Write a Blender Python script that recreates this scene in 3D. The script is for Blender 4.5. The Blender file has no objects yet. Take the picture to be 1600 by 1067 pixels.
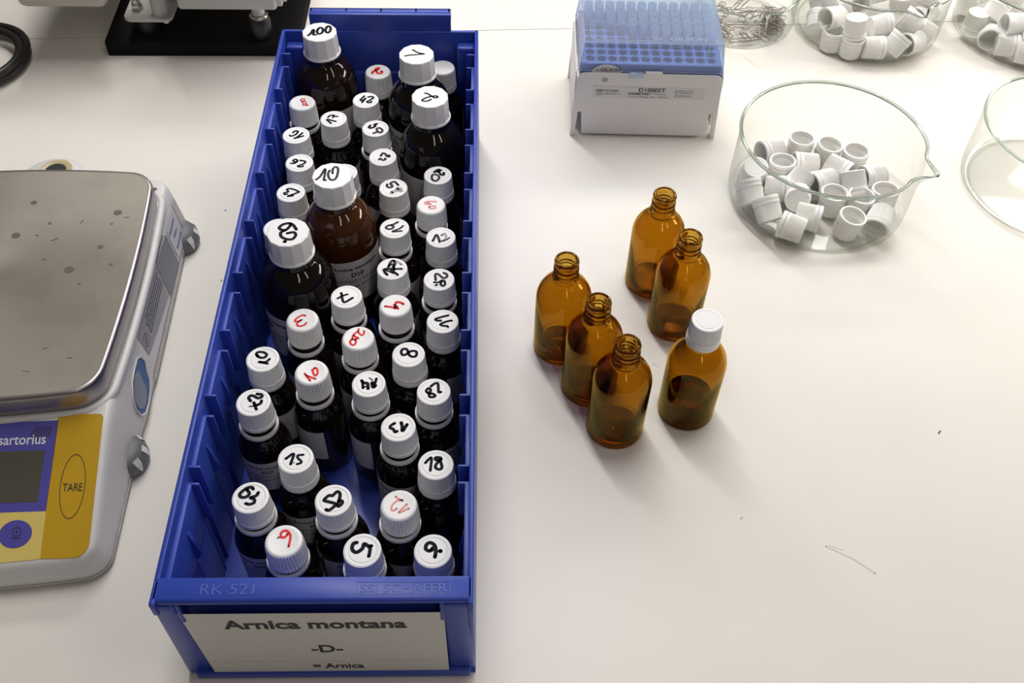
import bpy, bmesh, math, random
from mathutils import Vector, Matrix, Quaternion, noise
C = bpy.context.scene
COL = C.collection
S = 0.001            # everything below is written in millimetres

# ------------------------------------------------------------------ camera
cam_data = bpy.data.cameras.new('camera')
cam = bpy.data.objects.new('camera', cam_data)
COL.objects.link(cam)
CAM_ROWS = [[0.999682, -0.017008, 0.018596], [0.001082, 0.766198, 0.642604], [-0.025178, -0.64238, 0.765973]]
CAM_POS = [0.16887, -0.22018, 0.57856]
m = Matrix.Identity(4)
for c_ in range(3):
    for r_ in range(3):
        m[r_][c_] = CAM_ROWS[c_][r_]
m.translation = Vector(CAM_POS)
cam.matrix_world = m
cam_data.sensor_width = 36.0
cam_data.lens = 36.0 * 1553.96 / 1600
cam_data.clip_start = 0.02
cam_data.clip_end = 30
C.camera = cam

# ------------------------------------------------------------------ view, world and lamps
C.view_settings.view_transform = 'Standard'
C.view_settings.look = 'None'
C.view_settings.gamma = 1.0
C.view_settings.use_curve_mapping = False
C.view_settings.exposure = 0.0
C.cycles.max_bounces = 14
C.cycles.transmission_bounces = 12
C.cycles.glossy_bounces = 6
C.cycles.diffuse_bounces = 4
C.cycles.transparent_max_bounces = 24
C.cycles.sample_clamp_indirect = 20.0
world = bpy.data.worlds.new('world')
C.world = world
world.use_nodes = True
world.node_tree.nodes['Background'].inputs[0].default_value = (1.0, 0.92, 0.83, 1)
world.node_tree.nodes['Background'].inputs[1].default_value = 0.09

def lamp(name, loc, target, sx, sy, power, color):
    d = bpy.data.lights.new(name, 'AREA')
    d.shape = 'RECTANGLE'; d.size = sx * S; d.size_y = sy * S
    d.energy = power; d.color = color
    o = bpy.data.objects.new(name, d); COL.objects.link(o)
    o.location = Vector(loc) * S
    o.rotation_euler = (Vector(target) - Vector(loc)).to_track_quat('-Z', 'Y').to_euler()
    return o
lamp('ceiling_tube_or_fill_lamp', (520, -1000, 1700), (350, 300, 0), 100, 900, 3.2, (1.0, 0.91, 0.79))
lamp('ceiling_tube_or_fill_lamp', (90, 880, 1750), (250, 600, 0), 80, 1250, 17.0, (1.0, 0.975, 0.945))
lamp('shelf_lamp', (500, 1060, 720), (500, 560, 0), 1400, 150, 7.2, (1.0, 0.98, 0.955))
lamp('ceiling_tube_or_fill_lamp', (1150, -250, 1600), (750, 500, 0), 90, 900, 3.0, (1.0, 0.95, 0.88))  # added fill, no tube known here; brightens the loose caps' front faces
lamp('task_lamp', (1150, 740, 420), (600, 450, 0), 600, 110, 3.6, (1.0, 0.93, 0.85))

# ------------------------------------------------------------------ materials
def mat(name, col, rough=0.5, metal=0.0, spec=0.5, coat=0.0, bump=None, tint=None, sss=0.0, coat_rough=0.05):
    mt = bpy.data.materials.new(name); mt.use_nodes = True
    nt = mt.node_tree; b = nt.nodes['Principled BSDF']
    b.inputs['Base Color'].default_value = (*col, 1)
    b.inputs['Roughness'].default_value = rough
    b.inputs['Metallic'].default_value = metal
    b.inputs['Specular IOR Level'].default_value = spec
    b.inputs['Coat Weight'].default_value = coat
    b.inputs['Coat Roughness'].default_value = coat_rough
    if sss:
        b.inputs['Subsurface Weight'].default_value = sss
        b.inputs['Subsurface Radius'].default_value = (0.004, 0.003, 0.002)
    tc = nt.nodes.new('ShaderNodeTexCoord')
    if tint:                                   # (second colour, scale, amount)
        nz = nt.nodes.new('ShaderNodeTexNoise'); nz.inputs['Scale'].default_value = tint[1]; nz.inputs['Detail'].default_value = 6
        rp = nt.nodes.new('ShaderNodeMapRange'); rp.inputs[1].default_value = 0.42; rp.inputs[2].default_value = 0.62
        rp.inputs[4].default_value = tint[2]
        mx = nt.nodes.new('ShaderNodeMix'); mx.data_type = 'RGBA'
        mx.inputs[6].default_value = (*col, 1); mx.inputs[7].default_value = (*tint[0], 1)
        nt.links.new(tc.outputs['Object'], nz.inputs['Vector']); nt.links.new(nz.outputs[0], rp.inputs[0])
        nt.links.new(rp.outputs[0], mx.inputs[0]); nt.links.new(mx.outputs[2], b.inputs['Base Color'])
    if bump:                                   # (scale, strength, distance)
        nb = nt.nodes.new('ShaderNodeTexNoise'); nb.inputs['Scale'].default_value = bump[0]; nb.inputs['Detail'].default_value = 4
        bn = nt.nodes.new('ShaderNodeBump'); bn.inputs['Strength'].default_value = bump[1]; bn.inputs['Distance'].default_value = bump[2]
        nt.links.new(tc.outputs['Object'], nb.inputs['Vector']); nt.links.new(nb.outputs[0], bn.inputs['Height'])
        nt.links.new(bn.outputs[0], b.inputs['Normal'])
    return mt

def glass(name, col, rough=0.0, ior=1.5):
    mt = bpy.data.materials.new(name); mt.use_nodes = True
    nt = mt.node_tree; nt.nodes.clear()
    o = nt.nodes.new('ShaderNodeOutputMaterial'); g = nt.nodes.new('ShaderNodeBsdfGlass')
    g.inputs['Color'].default_value = (*col, 1); g.inputs['Roughness'].default_value = rough; g.inputs['IOR'].default_value = ior
    nt.links.new(g.outputs[0], o.inputs[0])
    return mt

def thin_clear(name, col, edge, gloss=1.0, haze=0.0, hazecol=(1, 1, 1)):
    """thin clear plastic film: tinted see-through, darker where seen edge-on, with a mirror sheen and optional haze"""
    mt = bpy.data.materials.new(name); mt.use_nodes = True
    nt = mt.node_tree; nt.nodes.clear()
    o = nt.nodes.new('ShaderNodeOutputMaterial')
    t = nt.nodes.new('ShaderNodeBsdfTransparent'); lw = nt.nodes.new('ShaderNodeLayerWeight'); lw.inputs[0].default_value = 0.35
    mc = nt.nodes.new('ShaderNodeMix'); mc.data_type = 'RGBA'
    mc.inputs[6].default_value = (*col, 1); mc.inputs[7].default_value = (*edge, 1)
    nt.links.new(lw.outputs['Facing'], mc.inputs[0]); nt.links.new(mc.outputs[2], t.inputs[0])
    gl = nt.nodes.new('ShaderNodeBsdfGlossy'); gl.inputs['Roughness'].default_value = 0.06
    l2 = nt.nodes.new('ShaderNodeLayerWeight'); l2.inputs[0].default_value = 0.5
    pw = nt.nodes.new('ShaderNodeMath'); pw.operation = 'POWER'; pw.inputs[1].default_value = 4.0
    fr = nt.nodes.new('ShaderNodeMath'); fr.operation = 'MULTIPLY_ADD'; fr.inputs[1].default_value = 0.90; fr.inputs[2].default_value = 0.06
    nt.links.new(l2.outputs['Facing'], pw.inputs[0]); nt.links.new(pw.outputs[0], fr.inputs[0])
    mx = nt.nodes.new('ShaderNodeMixShader')
    sc = nt.nodes.new('ShaderNodeMath'); sc.operation = 'MULTIPLY'; sc.inputs[1].default_value = gloss
    nt.links.new(fr.outputs[0], sc.inputs[0]); nt.links.new(sc.outputs[0], mx.inputs[0])
    last = t
    if haze:
        d = nt.nodes.new('ShaderNodeBsdfDiffuse'); d.inputs[0].default_value = (*hazecol, 1)
        tl = nt.nodes.new('ShaderNodeBsdfTranslucent'); tl.inputs[0].default_value = (*hazecol, 1)
        a = nt.nodes.new('ShaderNodeMixShader'); a.inputs[0].default_value = 0.5
        nt.links.new(d.outputs[0], a.inputs[1]); nt.links.new(tl.outputs[0], a.inputs[2])
        h = nt.nodes.new('ShaderNodeMixShader'); h.inputs[0].default_value = haze
        nt.links.new(t.outputs[0], h.inputs[1]); nt.links.new(a.outputs[0], h.inputs[2]); last = h
    nt.links.new(last.outputs[0], mx.inputs[1]); nt.links.new(gl.outputs[0], mx.inputs[2])
    nt.links.new(mx.outputs[0], o.inputs[0])
    return mt

M = {
 'bench': mat('white_laminate', (0.80, 0.765, 0.718), 0.42, spec=0.35, tint=((0.77, 0.735, 0.688), 9, 0.6), bump=(900, 0.05, 0.0002)),
 'seam': mat('dark_joint', (0.30, 0.24, 0.20), 0.8),
 'mark': mat('pencil_mark', (0.60, 0.57, 0.54), 0.8),
 'speck': mat('dust_speck', (0.25, 0.2, 0.16), 0.9),
 'blue': mat('blue_plastic', (0.029, 0.062, 0.40), 0.36, spec=0.38, bump=(500, 0.08, 0.0003)),
 'cap': mat('white_cap_plastic', (0.84, 0.84, 0.86), 0.38, spec=0.4),
 'capc': mat('loose_cap_plastic', (0.975, 0.965, 0.94), 0.4, spec=0.3, sss=0.5),
 'capb': mat('tall_cap_plastic', (0.83, 0.83, 0.85), 0.30, spec=0.45),
 'dark': mat('filled_brown_glass', (0.0055, 0.0035, 0.0025), 0.07, spec=0.42),
 'brown': mat('brown_glass', (0.055, 0.0165, 0.0035), 0.06, spec=0.5),
 'brown2': mat('deep_brown_glass', (0.011, 0.005, 0.003), 0.06, spec=0.45),
 'paper': mat('label_paper', (0.62, 0.61, 0.62), 0.6),
 'card': mat('card_paper', (0.66, 0.65, 0.63), 0.55),
 'ink': mat('black_print', (0.02, 0.02, 0.025), 0.6),
 'grey_ink': mat('grey_print', (0.22, 0.22, 0.24), 0.6),
 'k': mat('black_marker', (0.010, 0.010, 0.02), 0.75, spec=0.15),
 'g': mat('dark_grey_marker', (0.055, 0.05, 0.07), 0.8, spec=0.15),
 'l': mat('faded_marker', (0.40, 0.34, 0.36), 0.5),
 'r': mat('red_marker', (0.80, 0.045, 0.045), 0.8, spec=0.15),
 'p': mat('pale_red_marker', (0.82, 0.26, 0.24), 0.5),
 'amber': glass('amber_glass', (0.78, 0.605, 0.235)),
 'clear': glass('clear_glass', (0.76, 0.81, 0.78), ior=1.5),
 'dishwall': thin_clear('thin_clear_glass', (0.992, 0.995, 0.99), (0.80, 0.83, 0.79), 0.8),
 'liquid': glass('brown_liquid', (0.42, 0.13, 0.05), ior=1.36),
 'lid': thin_clear('clear_blue_plastic', (0.80, 0.88, 0.97), (0.42, 0.60, 0.86), 0.45, 0.36, (0.80, 0.87, 0.96)),
 'tip': thin_clear('frosted_tip_plastic', (0.86, 0.90, 0.95), (0.6, 0.68, 0.8), 0.6, 0.6, (0.78, 0.84, 0.93)),
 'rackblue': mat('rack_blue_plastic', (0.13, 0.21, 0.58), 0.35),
 'hole_shade_blue': mat('rack_plastic_shaded', (0.06, 0.10, 0.42), 0.5),  # tray blue darkened: shade inside the holes painted into the colour
 'white': mat('white_moulded_plastic', (0.80, 0.78, 0.76), 0.4),
 'body': mat('balance_housing', (0.70, 0.69, 0.69), 0.42, bump=(1500, 0.10, 0.0002)),
 'steel': None,
 'skirt': mat('bright_steel', (0.42, 0.39, 0.39), 0.36, metal=1.0),
 'yellow': mat('ochre_overlay', (0.56, 0.33, 0.012), 0.4),
 'pale': mat('pale_yellow_overlay', (0.72, 0.56, 0.16), 0.4),
 'violet': mat('violet_overlay', (0.085, 0.075, 0.36), 0.4),
 'violet2': mat('worn_violet_overlay', (0.06, 0.05, 0.20), 0.45),
 'screen': mat('display_glass', (0.085, 0.08, 0.062), 0.25, coat=0.3),
 'logo': mat('pale_lettering', (0.72, 0.72, 0.80), 0.5),
 'footgrey': mat('grey_rubber', (0.15, 0.155, 0.165), 0.5),
 'grey': mat('grey_label_film', (0.33, 0.33, 0.36), 0.45),
 'grey2': mat('dark_grey_patch', (0.20, 0.21, 0.25), 0.45),
 'film': mat('aged_clear_tape', (0.52, 0.51, 0.48), 0.35),
 'bluepen': mat('blue_pen', (0.03, 0.05, 0.30), 0.5),
 'socket': mat('blue_socket', (0.01, 0.10, 0.34), 0.4),
 'socket2': mat('socket_grey', (0.20, 0.24, 0.32), 0.35),
 'brass': mat('level_ring', (0.55, 0.47, 0.28), 0.4),
 'foam': mat('black_foam', (0.012, 0.011, 0.011), 0.95, spec=0.1, bump=(700, 0.7, 0.0012)),
 'cream': mat('cream_enamel', (0.50, 0.48, 0.42), 0.4),
 'greymetal': mat('grey_enamel', (0.50, 0.49, 0.46), 0.4),
 'zinc': mat('zinc_metal', (0.55, 0.54, 0.50), 0.3, metal=1.0),
 'wire': mat('clip_wire', (0.30, 0.27, 0.24), 0.35, metal=0.9),
 'rubber': mat('black_rubber', (0.012, 0.012, 0.013), 0.4),
 'cable': mat('black_cable', (0.014, 0.013, 0.013), 0.38),
}
# brushed steel pan with drip stains
st = mat('brushed_steel', (0.36, 0.33, 0.285), 0.48, metal=0.65, tint=((0.28, 0.255, 0.22), 22, 0.5))
nt = st.node_tree; b = nt.nodes['Principled BSDF']
b.inputs['Anisotropic'].default_value = 0.4
wv = nt.nodes.new('ShaderNodeTexNoise'); wv.inputs['Scale'].default_value = 260
bn = nt.nodes.new('ShaderNodeBump'); bn.inputs['Strength'].default_value = 0.12; bn.inputs['Distance'].default_value = 0.0002
nt.links.new(wv.outputs[0], bn.inputs['Height']); nt.links.new(bn.outputs[0], b.inputs['Normal'])
M['steel'] = st

# ------------------------------------------------------------------ helpers
def link(name, me, material=None, parent=None, loc=None, rot=None, smooth=None):
    o = bpy.data.objects.new(name, me); COL.objects.link(o)
    if material is not None and not me.materials:
        me.materials.append(M[material] if isinstance(material, str) else material)
    if smooth is not None:
        me.polygons.foreach_set('use_smooth', [True] * len(me.polygons))
        if smooth < 180:
            me.set_sharp_from_angle(angle=math.radians(smooth))
    if parent is not None: o.parent = parent
    if loc is not None: o.location = Vector(loc) * S
    if rot is not None: o.rotation_euler = rot
    return o
def empty(name, loc=(0, 0, 0), rotz=0.0):
    o = bpy.data.objects.new(name, None); COL.objects.link(o)
    o.empty_display_size = 0.01
    o.location = Vector(loc) * S; o.rotation_euler = (0, 0, rotz)
    return o
def tag(o, label, cat, group=None):
    o['label'] = label; o['category'] = cat
    if group: o['group'] = group
    return o
def mesh(name, verts, faces):
    me = bpy.data.meshes.new(name)
    me.from_pydata([(v[0] * S, v[1] * S, v[2] * S) for v in verts], [], faces)
    me.update()
    return me
class MB:
    """collects pieces of ONE mesh, in millimetres"""
    def __init__(s): s.v = []; s.f = []
    def add(s, v, f):
        n = len(s.v); s.v += [tuple(p) for p in v]; s.f += [tuple(i + n for i in q) for q in f]; return s
    def box(s, x0, x1, y0, y1, z0, z1, r=0.0):
        if r <= 0:
            v = [(x, y, z) for z in (z0, z1) for (x, y) in ((x0, y0), (x1, y0), (x1, y1), (x0, y1))]
            return s.add(v, [(3, 2, 1, 0), (4, 5, 6, 7), (0, 1, 5, 4), (1, 2, 6, 5), (2, 3, 7, 6), (3, 0, 4, 7)])
        bm = bmesh.new(); bmesh.ops.create_cube(bm, size=1.0)
        for w in bm.verts:
            w.co = Vector(((x0 + x1) / 2 + w.co.x * (x1 - x0), (y0 + y1) / 2 + w.co.y * (y1 - y0), (z0 + z1) / 2 + w.co.z * (z1 - z0)))
        bmesh.ops.bevel(bm, geom=list(bm.edges), offset=r, segments=3, affect='EDGES', profile=0.5)
        bm.verts.index_update()
        s.add([w.co[:] for w in bm.verts], [[w.index for w in f.verts] for f in bm.faces]); bm.free(); return s
    def prism(s, poly, a0, a1, axis='x', r=0.0):
        """poly: 2D outline; extruded from a0 to a1 along axis (x: poly is (y,z); y: poly is (x,z); z: poly is (x,y))"""
        def P(p, a):
            return {'x': (a, p[0], p[1]), 'y': (p[0], a, p[1]), 'z': (p[0], p[1], a)}[axis]
        n = len(poly)
        bm = bmesh.new()
        A = [bm.verts.new(P(p, a0)) for p in poly]; B = [bm.verts.new(P(p, a1)) for p in poly]
        bm.faces.new(A); bm.faces.new(list(reversed(B)))
        for i in range(n): bm.faces.new((A[i], B[i], B[(i + 1) % n], A[(i + 1) % n]))
        bmesh.ops.recalc_face_normals(bm, faces=bm.faces)
        if r > 0: bmesh.ops.bevel(bm, geom=list(bm.edges), offset=r, segments=2, affect='EDGES', profile=0.5)
        bmesh.ops.triangulate(bm, faces=[f for f in bm.faces if len(f.verts) > 4])
        bm.verts.index_update()
        s.add([w.co[:] for w in bm.verts], [[w.index for w in f.verts] for f in bm.faces]); bm.free(); return s
    def tube(s, pts, r, n=8, closed=False):
        pts = [Vector(p) for p in pts]; N = len(pts); base = len(s.v); up = None
        for i, p in enumerate(pts):
            a = pts[(i - 1) % N] if (closed or i > 0) else p; b_ = pts[(i + 1) % N] if (closed or i < N - 1) else p
            t = (b_ - a).normalized()
            if up is None: up = t.orthogonal().normalized()
            up = (up - t * up.dot(t)).normalized(); sd = t.cross(up)
            for k in range(n):
                q = 2 * math.pi * k / n
                s.v.append(tuple(p + up * (r * math.cos(q)) + sd * (r * math.sin(q))))
        for i in range(N if closed else N - 1):
            j = (i + 1) % N
            for k in range(n):
                l = (k + 1) % n
                s.f.append((base + i * n + k, base + i * n + l, base + j * n + l, base + j * n + k))
        if not closed:
            s.f.append(tuple(base + k for k in reversed(range(n)))); s.f.append(tuple(base + (N - 1) * n + k for k in range(n)))
        return s
    def lathe(s, prof, n=48, cx=0, cy=0, close=False):
        """prof: (radius, z[, flute depth, flute count]) from one pole to the other"""
        rings = []
        for p in prof:
            r, z = p[0], p[1]
            if r < 1e-6: rings.append([len(s.v)]); s.v.append((cx, cy, z)); continue
            ring = []
            for k in range(n):
                a = 2 * math.pi * k / n; rr = r
                if len(p) > 2 and p[2]:
                    ph = (k * p[3] / n) % 1.0
                    rr = r - p[2] * (0.5 - 0.5 * math.cos(2 * math.pi * ph))
                ring.append(len(s.v)); s.v.append((cx + rr * math.cos(a), cy + rr * math.sin(a), z))
            rings.append(ring)
        pairs = list(zip(rings, rings[1:]))
        if close: pairs.append((rings[-1], rings[0]))
        for A, B in pairs:
            if len(A) == 1 and len(B) == 1: continue
            for k in range(n):
                l = (k + 1) % n
                if len(A) == 1: s.f.append((A[0], B[k], B[l]))
                elif len(B) == 1: s.f.append((A[k], B[0], A[l]))
                else: s.f.append((A[k], B[k], B[l], A[l]))
        return s
    def me(s, name, fix=True):
        m_ = mesh(name, s.v, s.f)
        if fix:
            bm = bmesh.new(); bm.from_mesh(m_); bmesh.ops.recalc_face_normals(bm, faces=bm.faces); bm.to_mesh(m_); bm.free()
        return m_
    def build(s, name, material, parent=None, smooth=35, loc=None, rot=None):
        return link(name, s.me(name), material, parent, loc, rot, smooth)

def smooth_pts(pts, k=6):
    if len(pts) < 3: return [Vector((*p, 0)) for p in pts]
    P = [Vector((*p, 0)) for p in pts]; P = [P[0] * 2 - P[1]] + P + [P[-1] * 2 - P[-2]]
    out = []
    for i in range(1, len(P) - 2):
        for j in range(k):
            t = j / k; a, b_, c, d = P[i - 1], P[i], P[i + 1], P[i + 2]
            out.append(0.5 * ((2 * b_) + (c - a) * t + (2 * a - 5 * b_ + 4 * c - d) * t * t + (3 * b_ - a - 3 * c + d) * t ** 3))
    out.append(P[-2]); return out
def ribbon(mb, pts, w, z=0.0, fn=None, k=6):
    """a pen stroke: flat band of width w with round ends"""
    P = smooth_pts(pts, k); h = w / 2
    L, R_ = [], []
    for i, p in enumerate(P):
        t = (P[min(i + 1, len(P) - 1)] - P[max(i - 1, 0)])
        t = t.normalized() if t.length > 1e-9 else Vector((1, 0, 0))
        nrm = Vector((-t.y, t.x, 0))
        L.append(p + nrm * h); R_.append(p - nrm * h)
    v = L + R_; n = len(P)
    f = [(i, n + i, n + i + 1, i + 1) for i in range(n - 1)]
    for e in (0, n - 1):
        c0 = len(v); v.append(P[e]); r0 = len(v)
        for q in range(10): v.append(P[e] + Vector((math.cos(q * .6283) * h, math.sin(q * .6283) * h, 0)))
        f += [(c0, r0 + q, r0 + (q + 1) % 10) for q in range(10)]
    V = [(p.x, p.y, z) for p in v]
    if fn: V = [fn(*p) for p in V]
    mb.add(V, f); return mb

_tc = {}
def glyphs(text, bold=0.0):
    """outline mesh of a line of text, cap height scaled to 1, as (verts, faces, width)"""
    key = (text, bold)
    if key in _tc: return _tc[key]
    cu = bpy.data.curves.new('lettering', 'FONT'); cu.body = text; cu.size = 1.0; cu.offset = bold; cu.resolution_u = 3
    o = bpy.data.objects.new('lettering', cu); COL.objects.link(o)
    bpy.context.view_layer.update()
    dg = bpy.context.evaluated_depsgraph_get()
    me = bpy.data.meshes.new_from_object(o.evaluated_get(dg))
    v = [tuple(p.co) for p in me.vertices]; f = [tuple(p.vertices) for p in me.polygons]
    bpy.data.objects.remove(o); bpy.data.curves.remove(cu); bpy.data.meshes.remove(me)
    x0 = min(p[0] for p in v); x1 = max(p[0] for p in v)
    k = 1 / 0.73
    v = [((p[0] - x0) * k, p[1] * k) for p in v]
    _tc[key] = (v, f, (x1 - x0) * k); return _tc[key]
def letter(mb, text, x, y, h, w=None, bold=0.0, fn=None, align='l', z=0.0):
    """adds text with cap height h (and total width w) at x, y; fn maps (x, y, z) to the surface"""
    v, f, tw = glyphs(text, bold)
    sx = h if w is None else w / tw
    if align == 'c': x -= tw * sx / 2
    if align == 'r': x -= tw * sx
    V = [(x + a * sx, y + b_ * h, z) for a, b_ in v]
    if fn: V = [fn(*p) for p in V]
    # orient flipped copies the same way
    mb.add(V, f); return mb
def decal(mb, name, material, parent):
    return link(name, mb.me(name, fix=False), material, parent)

random.seed(4)

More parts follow.
